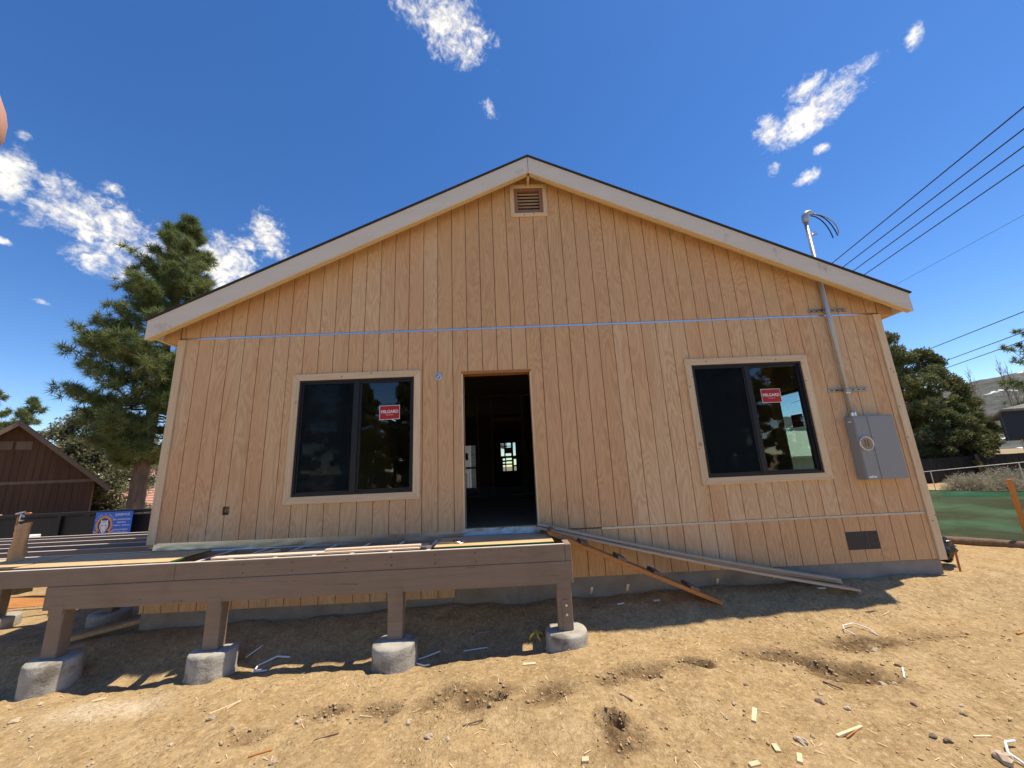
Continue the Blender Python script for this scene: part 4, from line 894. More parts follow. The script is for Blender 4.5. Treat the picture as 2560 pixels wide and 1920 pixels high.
stick((2.22, -1.58), (2.30, -1.69), .012, .010, 'cleat', 'dark twig beside the large churned pit')
stick((3.70, -.62), (3.80, -.60), .014, .008, 'scrap', 'thin pale splinter beyond the roof shadow tip')
stick((3.58, -.545), (3.70, -.55), .012, .008, 'cleat', 'thin dark splinter beyond the roof shadow tip')
stick((-2.60, -1.44), (-2.44, -1.26), .014, .012, 'scrap', 'pale twig leaning over the pinkish stone')
stick((-2.50, -1.38), (-2.46, -1.25), .012, .010, 'scrap', 'short twig crossing the pale twig')
stick((-1.97, -1.91), (-1.82, -1.87), .022, .012, 'orange_wood', 'brown stick low left of centre')
stick((-3.90, -1.05), (-3.82, -.99), .03, .010, 'scrap', 'wood chip before the second footing')
stick((-1.36, -1.58), (-1.25, -1.60), .010, .010, 'scrap', 'curved pale twig by the middle churned patch')
stick((-.56, -1.80), (-.40, -1.74), .010, .008, 'cleat', 'thin dark twig under the round hole')
stick((-1.58, -1.83), (-1.42, -1.76), .009, .008, 'cleat', 'thin dark twig left of the pale flat stone')
stick((.62, -1.62), (.70, -1.70), .018, .012, 'cleat', 'dark twig above the deep hole')
stick((-.10, -1.02), (.03, -1.04), .05, .010, 'scrap', 'pale chip at the deck shadow edge')
stick((3.39, -.20), (3.50, -.17), .05, .012, 'snow_strip', 'white flat scrap in shade under the long boards')
stick((.72, -.24), (.83, -.22), .05, .010, 'cleat', 'shaded chip by foundation left of the plank')
stick((1.03, -.20), (1.12, -.19), .03, .010, 'snow_strip', 'small pale chip by the foundation behind the plank')
stick((1.46, -.18), (1.54, -.17), .05, .008, 'snow_strip', 'square pale chip by the foundation right of the plank')
stick((-1.05, -.26), (-.88, -.23), .05, .012, 'orange_wood', 'brown scrap in deep shade under the deck')
def strip(pts, r_, mat, label, name='plastic_strap', cat='strap', flat=True):
    P_ = [Vector((x, y, gz(x, y)+dz)) for x, y, dz in pts]; fine = []
    for i in range(len(P_)-1):
        for t_ in (0, .25, .5, .75): fine.append(P_[i].lerp(P_[i+1], t_))
    fine.append(P_[-1]); mb = MB().tube(fine, r_, 6)
    return tag(mb.build(name, mat, loc=tuple(P_[0]), smooth=True), label, cat)
strip([(3.06, -.98, .006), (3.05, -.88, .03), (3.09, -.82, .035), (3.22, -.80, .03), (3.28, -.90, .02), (3.26, -1.0, .006)], .005, 'snow_strip', 'looped white plastic strap on the sunlit dirt at right')
strip([(2.60, -2.50, .01), (2.58, -2.43, .03), (2.66, -2.36, .03), (2.74, -2.34, .03)], .007, 'snow_strip', 'white strap cut by the bottom right edge')
strip([(-2.46, -.55, .02), (-2.60, -.53, .03), (-2.74, -.61, .02), (-2.72, -.70, .012), (-2.60, -.69, .012)], .009, 'snow_strip', 'curled white strap in the shade under the deck')
strip([(-.68, -.63, .012), (-.60, -.615, .012), (-.44, -.605, .012)], .005, 'snow_strip', 'straight pale strip under the deck middle')
strip([(-.62, -.48, .01), (-.55, -.42, .015), (-.42, -.40, .01)], .004, 'grey_cable', 'thin curved wire in shade under the deck')
strip([(-1.12, -.70, .01), (-1.05, -.66, .02), (-.92, -.60, .03)], .007, 'snow_strip', 'upper white strap end beside the third footing')
strip([(-1.12, -.78, .01), (-1.04, -.80, .012), (-.99, -.78, .012)], .007, 'snow_strip', 'lower white strap end beside the third footing')
strip([(-2.93, -.52, .02), (-2.82, -.42, .03)], .006, 'snow_strip', 'short pale strip behind the second footing')
# banana peel
bp = MB()
for a in (0.2, 1.9, 3.4, 4.9):
    pts = [(.02*math.cos(a), .02*math.sin(a), .07), (.06*math.cos(a), .06*math.sin(a), .085), (.10*math.cos(a), .10*math.sin(a), .05), (.15*math.cos(a+.2), .15*math.sin(a+.2), .012)]
    bp.tube(pts, [.012, .024, .022, .006], 6)
bp.tube([(0, 0, .06), (.01, .01, .13)], [.02, .007], 6)
tag(bp.build('banana_peel', 'banana', local=True, loc=(.075, -.53, gz(.075, -.53)), smooth=True), 'yellow banana peel on the ground left of right footing', 'peel').scale = (.62, .62, .62)
# loose clods and pebbles nobody could count
V_, F_ = [], []; r_ = np.random.default_rng(11); base = 0
octv = np.array([(1, 0, 0), (-1, 0, 0), (0, 1, 0), (0, -1, 0), (0, 0, 1), (0, 0, -1)], float); octf = np.array([(0, 2, 4), (2, 1, 4), (1, 3, 4), (3, 0, 4), (2, 0, 5), (1, 2, 5), (3, 1, 5), (0, 3, 5)])
N = 3600
cx = r_.uniform(-5.6, 6.5, N); cy = r_.uniform(-2.9, -.2, N); cs = .003+.010*r_.random(N)**4
k_ = 0
for px, py, rx, ry, a, d, c in PITS:
    for q in range(int(55*c)):
        t_ = r_.normal(0, .75, 2); cx[k_], cy[k_], cs[k_] = px+t_[0]*rx, py+t_[1]*ry, .004+.013*r_.random()**2; k_ += 1
cz = ground_z(cx, cy)
for i in range(N):
    if -4.9 < cx[i] < 5.3 and cy[i] > -.05: continue
    v = octv*cs[i]*r_.uniform(.6, 1.4, (6, 1))*np.array([1.2, 1, .75]); th = r_.random()*6; c_, s_ = math.cos(th), math.sin(th)
    v = v@np.array([[c_, s_, 0], [-s_, c_, 0], [0, 0, 1]])+np.array([cx[i], cy[i], cz[i]+cs[i]*.3])
    V_.append(v); F_.append(octf+base); base += 6
tag(tri_mesh('loose_clods', np.concatenate(V_), np.concatenate(F_), 'clod'), 'loose clods and grit scattered over the tan dirt', 'dirt', kind='stuff')
# dry straw and splinters
V_, F_ = [], []; N = 500
x_, y_ = r_.uniform(-5.6, 6.5, N), r_.uniform(-2.9, -.15, N); a_ = r_.random(N)*math.pi; l_ = r_.uniform(.008, .026, N); z_ = ground_z(x_, y_)+.004
dx, dy = np.cos(a_)*l_, np.sin(a_)*l_; wx, wy = -np.sin(a_)*.0022, np.cos(a_)*.0022
Vs = np.stack([np.stack([x_-dx+wx, y_-dy+wy, z_], -1), np.stack([x_+dx+wx, y_+dy+wy, z_+.006], -1), np.stack([x_+dx-wx, y_+dy-wy, z_+.006], -1), np.stack([x_-dx-wx, y_-dy-wy, z_], -1)], 1).reshape(-1, 3)
tag(tri_mesh('dry_straw', Vs, np.arange(4*N).reshape(-1, 4), 'scrap'), 'thin dry straw and splinters strewn over the dirt', 'straw', kind='stuff')
# ------------------------------------------------------------------ vegetation
def rand_dirs(n, r_):
    v = r_.normal(size=(n, 3)); return v/np.linalg.norm(v, axis=1, keepdims=True)
def needle_tris(C, Dn, r_, per, ln, wd, spread):
    n = len(C)*per; c = np.repeat(C, per, 0); d = np.repeat(Dn, per, 0)*(1-spread)+rand_dirs(n, r_)*spread*1.25; d /= np.linalg.norm(d, axis=1, keepdims=True)
    s_ = np.cross(d, rand_dirs(n, r_)); s_ /= np.linalg.norm(s_, axis=1, keepdims=True)+1e-9
    L = (ln*r_.uniform(.65, 1.2, n))[:, None]
    st = c+d*L*.12
    V = np.stack([st-s_*wd*.5, st+s_*wd*.5, st+d*L], 1).reshape(-1, 3)
    return V, np.arange(3*n).reshape(-1, 3)
def prof_at(prof, z): return float(np.interp(z, [p[0] for p in prof], [p[1] for p in prof]))
def pine(loc, H, prof, label, seed, nb=150, per=26, ln=.30, wd=.026, trunk=.34, cat='tree', group=None, mat='needles', name='pine_tree', zc=3.0, dens=1.0, tight=.17):
    r_ = np.random.default_rng(seed); root = empty(name, loc, label, cat, group)
    tb = MB(); lean = r_.normal(0, .012, 2)
    tp = lambda z: (lean[0]*z+.05*math.sin(z*.7+seed), lean[1]*z, z)
    zs = np.linspace(-.3, H*.985, 14); tb.tube([tp(z) for z in zs], [max(.02, trunk*(1-.93*max(0, z)/H)) for z in zs], 10)
    C, Dn = [], []
    for i in range(nb):
        z = zc+(H-zc)*(i+r_.random())/nb; z = min(z, H*.985); a = r_.random()*6.283; Rr = prof_at(prof, z)*r_.uniform(.62, 1.12)
        if Rr < .12: continue
        p0 = np.array(tp(z)); up = r_.uniform(-.05, .30) if z < H*.6 else r_.uniform(.25, .75)
        dirn = np.array([math.cos(a), math.sin(a), up]); path = []
        for t_ in np.linspace(0, 1, 6):
            path.append(p0+dirn*Rr*t_+np.array([0, 0, -.13*Rr*math.sin(math.pi*t_)+.10*Rr*t_*t_])+r_.normal(0, .025*Rr, 3)*t_)
        tb.tube(path, [max(.009, .018+.012*Rr)*(1-.8*t_) for t_ in np.linspace(0, 1, 6)], 5, False)
        nt = int((4+5.5*Rr)*dens)
        for q in range(nt):
            t_ = r_.uniform(.38, 1.0)**.8; k0 = min(4, int(t_*5)); f_ = t_*5-k0; pc = path[k0]*(1-f_)+path[k0+1]*f_
            off = r_.normal(0, 1, 3)*np.array([1, 1, .55])*tight*Rr*(1.15-t_*.75); off = off/max(1, np.linalg.norm(off)/.75)
            C.append(pc+off); o_ = off/(np.linalg.norm(off)+1e-6)*.5+dirn*.35+np.array([0, 0, .55]); Dn.append(o_/np.linalg.norm(o_))
    for q in range(14): C.append(np.array(tp(H))+r_.normal(0, .12, 3)-np.array([0, 0, .15*q*.2])); Dn.append(np.array([0, 0, 1.0]))
    tb.build('trunk', 'bark', root, local=True, smooth=True)
    V, F = needle_tris(np.array(C), np.array(Dn), r_, per, ln, wd, .62)
    tri_mesh('crown', V, F, mat, root)
    return root
def copy_tree(src, loc, rz, sc, label, group=None):
    c = src.copy(); COL.objects.link(c); c.location = loc; c.rotation_euler = (0, 0, rz); c.scale = (sc, sc, sc); c['label'] = label
    if group: c['group'] = group
    for ch_ in src.children: d = ch_.copy(); COL.objects.link(d); d.parent = c
    return c
def clump_tree(loc, H, prof, label, seed, nclump=120, leaves=150, cr=.5, size=.12, trunk=.22, zc=.4, mat='juniper', name='juniper_tree', cat='tree', group=None, blade=.55, droop=0.0, shell=.55):
    r_ = np.random.default_rng(seed); root = empty(name, loc, label, cat, group); tb = MB()
    zs = np.linspace(-.3, H*.93, 8); tb.tube([(.06*math.sin(z+seed), .05*math.cos(z*1.3), z) for z in zs], [max(.02, trunk*(1-.9*max(0, z)/H)) for z in zs], 8)
    C = []
    for i in range(nclump):
        z = zc+(H-zc)*r_.random()**.9; Rr = prof_at(prof, z); rr = Rr*(shell+(1-shell)*r_.random())*r_.uniform(.8, 1.1); a = r_.random()*6.283
        c = np.array([rr*math.cos(a), rr*math.sin(a), z]); C.append((c, a))
        if i % 2 == 0: tb.tube([(0, 0, max(.1, z-.35*rr)), tuple(c*np.array([.5, .5, 1])-np.array([0, 0, .12*rr])), tuple(c)], [.03, .02, .008], 4, False)
    P_, D_ = [], []
    for c, a in C:
        n = int(leaves*r_.uniform(.6, 1.3)); q = r_.normal(0, 1, (n, 3)); q /= np.linalg.norm(q, axis=1, keepdims=True); q *= (r_.random((n, 1))**.45)*cr*r_.uniform(.6, 1.25)
        q[:, 2] *= .8; P_.append(c+q); d = q/(np.linalg.norm(q, axis=1, keepdims=True)+1e-6)*.7+np.array([math.cos(a)*.4, math.sin(a)*.4, .5-droop]); D_.append(d/np.linalg.norm(d, axis=1, keepdims=True))
    tb.build('trunk', 'bark', root, local=True, smooth=True)
    V, F = needle_tris(np.concatenate(P_), np.concatenate(D_), r_, 1, size, size*blade, .5)
    tri_mesh('crown', V, F, mat, root)
    return root
gl = lambda x, y: (x, y, gz(x, y)-.05)
big = pine(gl(-16.74, 12.5), 15.9, [(2.8, 1.0), (4.2, 2.3), (6, 2.7), (8.0, 2.8), (9.3, 2.6), (10.0, 2.0), (12, 1.7), (13.6, 1.15), (14.8, .6), (15.6, .22), (16, .1)], 'tall ponderosa pine with thick trunk left of the house', 21, nb=235, per=38, ln=.32, wd=.028, trunk=.33, zc=3.0, dens=1.45, tight=.13)
pine(gl(-44.6, 30), 10.6, [(1, 1.4), (7, 1.6), (9, 1.0), (10.4, .2)], 'small dark pine top behind the brown house roof', 31, nb=60, per=22, ln=.4, wd=.06, trunk=.2, zc=1.0)
pine(gl(-48.3, 30), 11.6, [(1, 2), (8, 1.9), (10, 1.1), (11.4, .2)], 'dark pine at the left edge behind the brown house', 33, nb=60, per=22, ln=.4, wd=.06, trunk=.2, zc=1.0)
clump_tree(gl(-24.2, 17.6), 6.4, [(.5, 2.8), (3, 2.9), (5, 2.4), (6.2, 1.1), (6.6, .2)], 'loose grey green cedar between the brown house and the tall pine', 41, 190, 190, .55, .17, mat='cedar', name='cedar_tree')
clump_tree(gl(-23.0, 16.2), 4.6, [(.5, 1.0), (2.5, 1.5), (3.6, 1.2), (4.6, .2)], 'lower grey green cedar behind the tall pine trunk', 43, 110, 170, .5, .16, mat='cedar', name='cedar_tree')
clump_tree(gl(29.0, 22), 11.0, [(.3, 2.0), (3, 3.0), (7, 2.7), (9.5, 1.6), (10.9, .3)], 'tallest dark juniper right behind the house corner', 51, 120, 260, .46, .21, trunk=.3, shell=.35)
clump_tree(gl(32.6, 22.6), 9.6, [(.3, 2.0), (3, 2.7), (6, 2.5), (8, 1.6), (9.5, .3)], 'middle dark juniper of the group at right', 53, 105, 260, .45, .21, trunk=.26, shell=.35)
clump_tree(gl(35.3, 23.2), 6.0, [(.3, 1.6), (2.5, 1.9), (4.4, 1.2), (5.9, .2)], 'lowest rounded juniper of the group at right', 55, 70, 250, .38, .19, trunk=.2, shell=.4)
clump_tree(gl(30.6, 20.5), 4.6, [(.3, 1.6), (2, 2.0), (3.6, 1.4), (4.6, .3)], 'low spreading juniper before the tallest one', 57, 80, 220, .42, .17, trunk=.18)
pine(gl(54.2, 30), 14.5, [(3, 3.4), (8, 3.2), (12, 1.9), (14.4, .3)], 'sparse pine cut by the right edge of the photo', 61, nb=64, per=26, ln=.42, wd=.06, trunk=.25, zc=3.5, dens=.8)
def bare_tree(loc, H, label, seed, group):
    r_ = np.random.default_rng(seed); root = empty('bare_poplar', loc, label, 'tree', group); tb = MB(); tw = MB()
    tb.tube([(0, 0, -.3), (.05, 0, H*.4), (0, .05, H*.75), (.1, 0, H)], [.16, .11, .06, .012], 6)
    for i in range(46):
        z = H*(.15+.78*r_.random()); a = r_.random()*6.283; L = H*r_.uniform(.14, .30)*(1.15-z/H); q = Vector((math.cos(a)*.32, math.sin(a)*.32, 1)).normalized(); p = Vector((.03, 0, z))
        m_ = p+q*L*.5+Vector((math.cos(a), math.sin(a), 0))*.06*L; e = p+q*L; tw.tube([p, m_, e], [.035, .022, .006], 4, False)
        for k in range(4):
            s0 = m_.lerp(e, r_.random()*.8); b_ = r_.random()*6.283; q2 = (q+Vector((math.cos(b_), math.sin(b_), .2))*.35).normalized(); tw.tube([s0, s0+q2*L*r_.uniform(.25, .5)], [.016, .005], 3, False)
    tb.build('trunk', 'twig', root, local=True); tw.build('branches', 'twig', root, local=True)
bare_tree(gl(85.2, 60), 17.5, 'bare poplar rising over the hill crest beside the junipers', 71, 'bare poplars')
bare_tree(gl(91.2, 60), 19.0, 'tallest bare poplar before the snowy hill at right', 72, 'bare poplars')
bare_tree(gl(88.0, 64), 14.5, 'small bare poplar between the two taller bare poplars', 73, 'bare poplars')
bare_tree(gl(94.0, 61), 18.0, 'bare poplar farthest to the right near the photo edge', 74, 'bare poplars')
def bush(x, y, rad, h, label, seed, n=3400):
    h *= 1.2; rad *= 1.08
    r_ = np.random.default_rng(seed); root = empty('brush_shrub', (x, y, gz(x, y)-.03), label, 'shrub', 'grey brush beyond the green fence')
    a = r_.random(n)*6.283; el = np.arccos(r_.random(n)*.98); d = np.stack([np.sin(el)*np.cos(a)*rad, np.sin(el)*np.sin(a)*rad, np.cos(el)*h], -1); L = r_.uniform(.55, 1.05, n)[:, None]
    b0 = d*r_.uniform(.0, .55, n)[:, None]; e = d*L; s_ = np.cross(d, rand_dirs(n, r_)); s_ /= np.linalg.norm(s_, axis=1, keepdims=True); wd = .011
    V = np.stack([b0-s_*wd, b0+s_*wd, e], 1).reshape(-1, 3); tri_mesh('stems', V, np.arange(3*n).reshape(-1, 3), 'brush', root)
    t2 = e+rand_dirs(n, r_)*.05; V2, F2 = needle_tris(t2, d/np.linalg.norm(d, axis=1, keepdims=True), r_, 2, .12, .016, .5); tri_mesh('tips', V2, F2, 'brush', root)
for q in ((17.9, 9.9, .75, .72, 'leftmost round grey brush beyond the green fence', 81), (18.7, 9.4, .65, .55, 'pale twiggy brush before the leftmost brush', 82), (20.2, 10.4, .85, .85, 'larger brush behind at the right photo edge', 83), (19.7, 9.3, .55, .45, 'low brownish brush above the green fence stake', 84), (21.4, 10.0, .8, .8, 'rightmost grey brush at the photo edge', 85)): bush(*q)
# ------------------------------------------------------------------ fences and things beyond the right corner
gf = empty('screen_fence', (7.3, 1.45, -.14), 'green fabric privacy screen fence at the right of the house', 'fence')
F0, F1 = Vector((5.6, 3.55, 0)), Vector((9.6, -1.35, 0)); fn = Vector((.77, .63, 0))
def gsf(u, v):
    p = F0.lerp(F1, u); zb = gz(p.x, p.y)+.03+.02*math.sin(u*31); zt_ = .612+.02*u-.012*abs(math.sin(u*9.4))
    o = .010*math.sin(u*70+v*3)*(.3+v*(1-v)*2)+.018*math.sin(v*19+u*8)+.012*math.sin(u*23-v*11)
    return (p.x+fn.x*o, p.y+fn.y*o, zb+(zt_-zb)*v)
MB().grid(gsf, 150, 24).build('screen', 'green', gf, smooth=True)
MB().tube([gsf(i/40, 1.0) for i in range(41)], .005, 5).build('top_cord', 'dark_trim', gf)
for i, (u, dx) in enumerate(((.12, 0), (.36, .0), (.52, -.02), (.86, 0))):
    p = F0.lerp(F1, u)-fn*.045; MB().obox((p.x, p.y, gz(p.x, p.y)-.25), (p.x+dx, p.y, .80), (.058, -.02, 0), (.012, .03, 0)).build('stake', 'stake', gf, bevel=.003)
ts = [(.1+.8*i/9) for i in range(10)]
tag(MB().tube([(F0.lerp(F1, t_).x-fn.x*.30+random.uniform(-.02, .02), F0.lerp(F1, t_).y-fn.y*.30, gz(F0.lerp(F1, t_).x-.25, F0.lerp(F1, t_).y-.2)+.03) for t_ in ts], [.07, .075, .07, .078, .07, .072, .075, .07, .07, .065], 10).build('ground_log', 'log', smooth=True, loc=(6.9, 1.1, -.15)), 'long brown log lying along the foot of the green screen', 'log')
def blob(name, mat, c, s, seed, label, cat):
    mb = MB(); nu, nv = 28, 16
    def fn_(u, v):
        a, t_ = 2*math.pi*u, math.pi*v; x, y, z = math.sin(t_)*math.cos(a), math.sin(t_)*math.sin(a), math.cos(t_)
        q = 1+.55*float(fbm(np.array([x*2.1+seed+z]), np.array([y*2.1+z*1.7]), 4)[0])+.16*math.sin(6*a+3*z)*math.sin(t_)
        return (c[0]+s[0]*q*x, c[1]+s[1]*q*y, c[2]+s[2]*q*z)
    return tag(mb.grid(fn_, nu, nv).build(name, mat, loc=c), label, cat)
blob('plastic_bag', 'plastic_black', (5.50, .30, .02), (.19, .13, .145), 5, 'glossy black plastic bag tied at the right house corner', 'bag')
tag(MB().tube([(5.47, .10, .02), (5.44, .08, gz(5.44, .08)-.1)], .011, 8).build('marker_rod', 'rust', loc=(5.44, .08, gz(5.44, .08))), 'thin red rod standing under the black plastic bag', 'rod')
cf = empty('chain_link_fence', (16, 8.4, gz(16, 8.4)), 'wire fence with pale top rail beyond the green screen', 'fence')
r0_, r1_ = Vector((12.2, 11.7, .28)), Vector((21.5, 3.6, 1.38)); r0_, r1_ = Vector((15.305, 9, .458)), Vector((17.026, 7.5, .714)); dd = r1_-r0_
MB().tube([r0_-dd*1.5, r0_+dd*2.2], .010, 8).build('top_rail', 'galv_dull', cf)
for t_ in (-1.4, -.55, .05, .95, 2.1): p = r0_+dd*t_; MB().tube([(p.x, p.y, p.z), (p.x, p.y, gz(p.x, p.y)-.3)], .014, 8).build('post', 'zinc', cf)
df = empty('board_fence', (29, 19, gz(29, 19)), 'dark board fence under the junipers at right', 'fence')
for i in range(34):
    x = 22.2+i*.46; MB().box(x, x+.43, 19, 19.03, gz(x, 19)-.3, .60+.018*(x-26.7)+random.uniform(-.015, .015)).build('board', 'dark_boards', df)
for x in (25.6, 29.9, 34.1): MB().box(x, x+.12, 18.9, 18.995, gz(x, 19)-.3, .66+.018*(x-26.7)).build('post', 'brown_trim', df)
nb_ = empty('dark_building', (26, 14, gz(26, 14)), 'dark navy building with flat grey roof at the right photo edge', 'building')
PLN = [(22.95, 12.0), (31.0, 9.6), (37.5, 15.0), (31.5, 18.4)]
MB().prism(PLN, 'z', 1.50, 2.80).build('wall', 'navy_wall', nb_)
mb = MB(); cxp, cyp = 30.5, 13.8; RP = [(22.85, 11.9), (31.1, 9.4), (38.0, 15.1), (31.5, 18.9)]
mb.add([(x, y, 2.801) for x, y in RP]+[(x, y, 2.90) for x, y in RP]+[(cxp, cyp, 4.0)], [(3, 2, 1, 0)]+[(i, (i+1) % 4, (i+1) % 4+4, i+4) for i in range(4)]+[(i+4, (i+1) % 4+4, 8) for i in range(4)]); mb.build('roof', 'grey_roof', nb_)
MB().prism([(24.4, 12.6), (31.2, 10.6), (36.5, 15.0), (31.3, 17.6)], 'z', gz(26, 14)-.3, 1.499).build('lower_wall', 'white_wall', nb_)
MB().box(23.75, 23.87, 12.0, 12.12, gz(23.4, 12)-.3, 1.499).build('post', 'dark_trim', nb_)
# power lines
PL = [((13.682, 8.896, 9), (12.214, 1.994, 9), .017, 'uppermost of the four thick power lines at right'), ((14.46, 9.23, 9), (13.057, 2.593, 9), .017, 'second highest of the four thick power lines'), ((15.251, 9.612, 9), (13.821, 3.136, 9), .017, 'third highest of the four thick power lines'), ((16.12, 10.015, 9), (14.744, 3.792, 9), .017, 'lowest of the four thick power lines above the roof'), ((18.749, 11.178, 9), (17.939, 6.062, 9), .006, 'single thin faint wire below the thick power lines'), ((29.95, 20.623, 8), (26.96, 12.723, 8), .022, 'upper one of three wires over the junipers'), ((35.083, 23.132, 8), (31.892, 16.227, 8), .024, 'middle one of three wires over the junipers'), ((38.031, 25.144, 8), (34.627, 18.17, 8), .026, 'lower one of three wires over the junipers')]
for a, b, r0, lab in PL:
    a, b = Vector(a), Vector(b); d = b-a; N = 24; p0, p1 = a-d*3, b+d*2.2; sag = .02
    tag(MB().tube([p0.lerp(p1, i/N)-Vector((0, 0, sag*math.sin(math.pi*i/N))) for i in range(N+1)], r0, 6).build('power_line', 'cable', loc=tuple(a)), lab, 'wire', 'power lines')
# ------------------------------------------------------------------ left: black fence, sign, neighbouring houses
bf = empty('black_fence', (-10.5, 4, gz(-10.5, 4)), 'low black panel fence behind the left deck', 'fence')
for i in range(6):
    x = -16.2+i*1.5; MB().box(x+.045, x+1.455, 4.0, 4.03, gz(x, 4)-.1, .655).build('panel', 'fence_black', bf); MB().box(x-.04, x+.04, 3.95, 4.05, gz(x, 4)-.3, .70).build('post', 'fence_black', bf)
MB().box(-16.3, -7.1, 3.94, 4.06, .70, .765).build('top_rail', 'fence_black', bf, bevel=.004)
slab('pale_board', 'scrap', (-12.3, 3.97, .767), (1.5, .09, .02), 0, label='pale board on top of the black fence at left edge', cat='board')
sg = empty('site_sign', (-8.70, 3.82, .15), 'blue contractor sign with white tiger head in orange ring by the black fence', 'sign')
SX0, SX1, SZ0, SZ1, SY = -9.245, -8.455, .10, .745, 3.80
MB().box(SX0, SX1, SY, SY+.012, SZ0, SZ1).build('panel', 'blue', sg)
em = MB(); cxs, czs, Ro, Ri = SX0+.215, .475, .178, .135; n = 28; ys = SY-.001
a0, a1 = R(-62), R(242); vs = []
for i in range(n+1):
    a = a0+(a1-a0)*i/n; vs += [(cxs+Ro*math.cos(a), ys, czs+Ro*1.08*math.sin(a)), (cxs+Ri*math.cos(a), ys, czs+Ri*1.1*math.sin(a))]
em.add(vs, [(2*i, 2*i+1, 2*i+3, 2*i+2) for i in range(n)])
for s_ in (-1, 1): em.add([(cxs+s_*.06, ys, czs-.165), (cxs+s_*.20, ys, czs-.165), (cxs+s_*.215, ys, czs-.10), (cxs+s_*.17, ys, czs-.128), (cxs+s_*.075, ys, czs-.128)], [(0, 1, 2, 3, 4)])
em.cur = 1; em.add([(cxs+Ri*.97*math.cos(2*math.pi*i/20), ys+.0004, czs+Ri*1.05*math.sin(2*math.pi*i/20)) for i in range(20)], [tuple(range(20))])
em.cur = 2; hd = [(-.02, -.165), (.02, -.165), (.045, -.125), (.085, -.06), (.095, .0), (.075, .06), (.082, .115), (.045, .088), (0, .095), (-.045, .088), (-.082, .115), (-.075, .06), (-.095, .0), (-.085, -.06), (-.045, -.125)]
em.add([(cxs+a, ys-.0006, czs+b) for a, b in hd], [tuple(range(len(hd)))])
em.cur = 1
for s_ in (-1, 1):
    em.add([(cxs+s_*.018, ys-.0012, czs-.01), (cxs+s_*.055, ys-.0012, czs+.016), (cxs+s_*.05, ys-.0012, czs-.004), (cxs+s_*.02, ys-.0012, czs-.028)], [(0, 1, 2, 3)]); em.add([(cxs+s_*.07, ys-.0012, czs-.0), (cxs+s_*.078, ys-.0012, czs-.0), (cxs+s_*.045, ys-.0012, czs-.10), (cxs+s_*.040, ys-.0012, czs-.095)], [(0, 1, 2, 3)])
for k in range(3): em.add([(cxs-.035, ys-.0012, czs+.045+.016*k), (cxs+.035, ys-.0012, czs+.045+.016*k), (cxs+.03, ys-.0012, czs+.05+.016*k), (cxs-.03, ys-.0012, czs+.05+.016*k)], [(0, 1, 2, 3)])
em.add([(cxs-.014, ys-.0012, czs-.122), (cxs+.014, ys-.0012, czs-.122), (cxs, ys-.0012, czs-.142)], [(0, 1, 2)])
em.build('emblem', ['sign_orange', 'sign_navy', 'white'], sg)
lt = MB(); ex, ez = (1, 0, 0), (0, 0, 1); xc_ = SX0+.58
lt.text('(209)329-4155', .062, (xc_, SY-.001, .680), (.86, 0, 0), ez)
for t_, z, s_ in (('NEW CONSTRUCTION', .578, .036), ('ADDITIONS', .517, .036), ('COMMERCIAL - RESIDENTIAL', .456, .029), ('DOING IT RIGHT', .365, .042), ('CONSTRUCTION', .305, .042)): lt.text(t_, s_, (xc_, SY-.001, z), ex, ez)
for i, ch_ in enumerate('ALPHA & OMEGA'):
    a = R(152-i*10.4); lt.text(ch_, .034, (cxs+.215*math.cos(a), SY-.001, czs+.228*math.sin(a)), (math.sin(a), 0, -math.cos(a)), (math.cos(a), 0, math.sin(a)))
lt.build('lettering', 'white', sg)
for x in (SX0+.15, SX1-.15): MB().box(x-.02, x+.02, SY+.0125, SY+.03, gz(x, 3.8)-.2, .5).build('stake', 'lumber_z', sg)
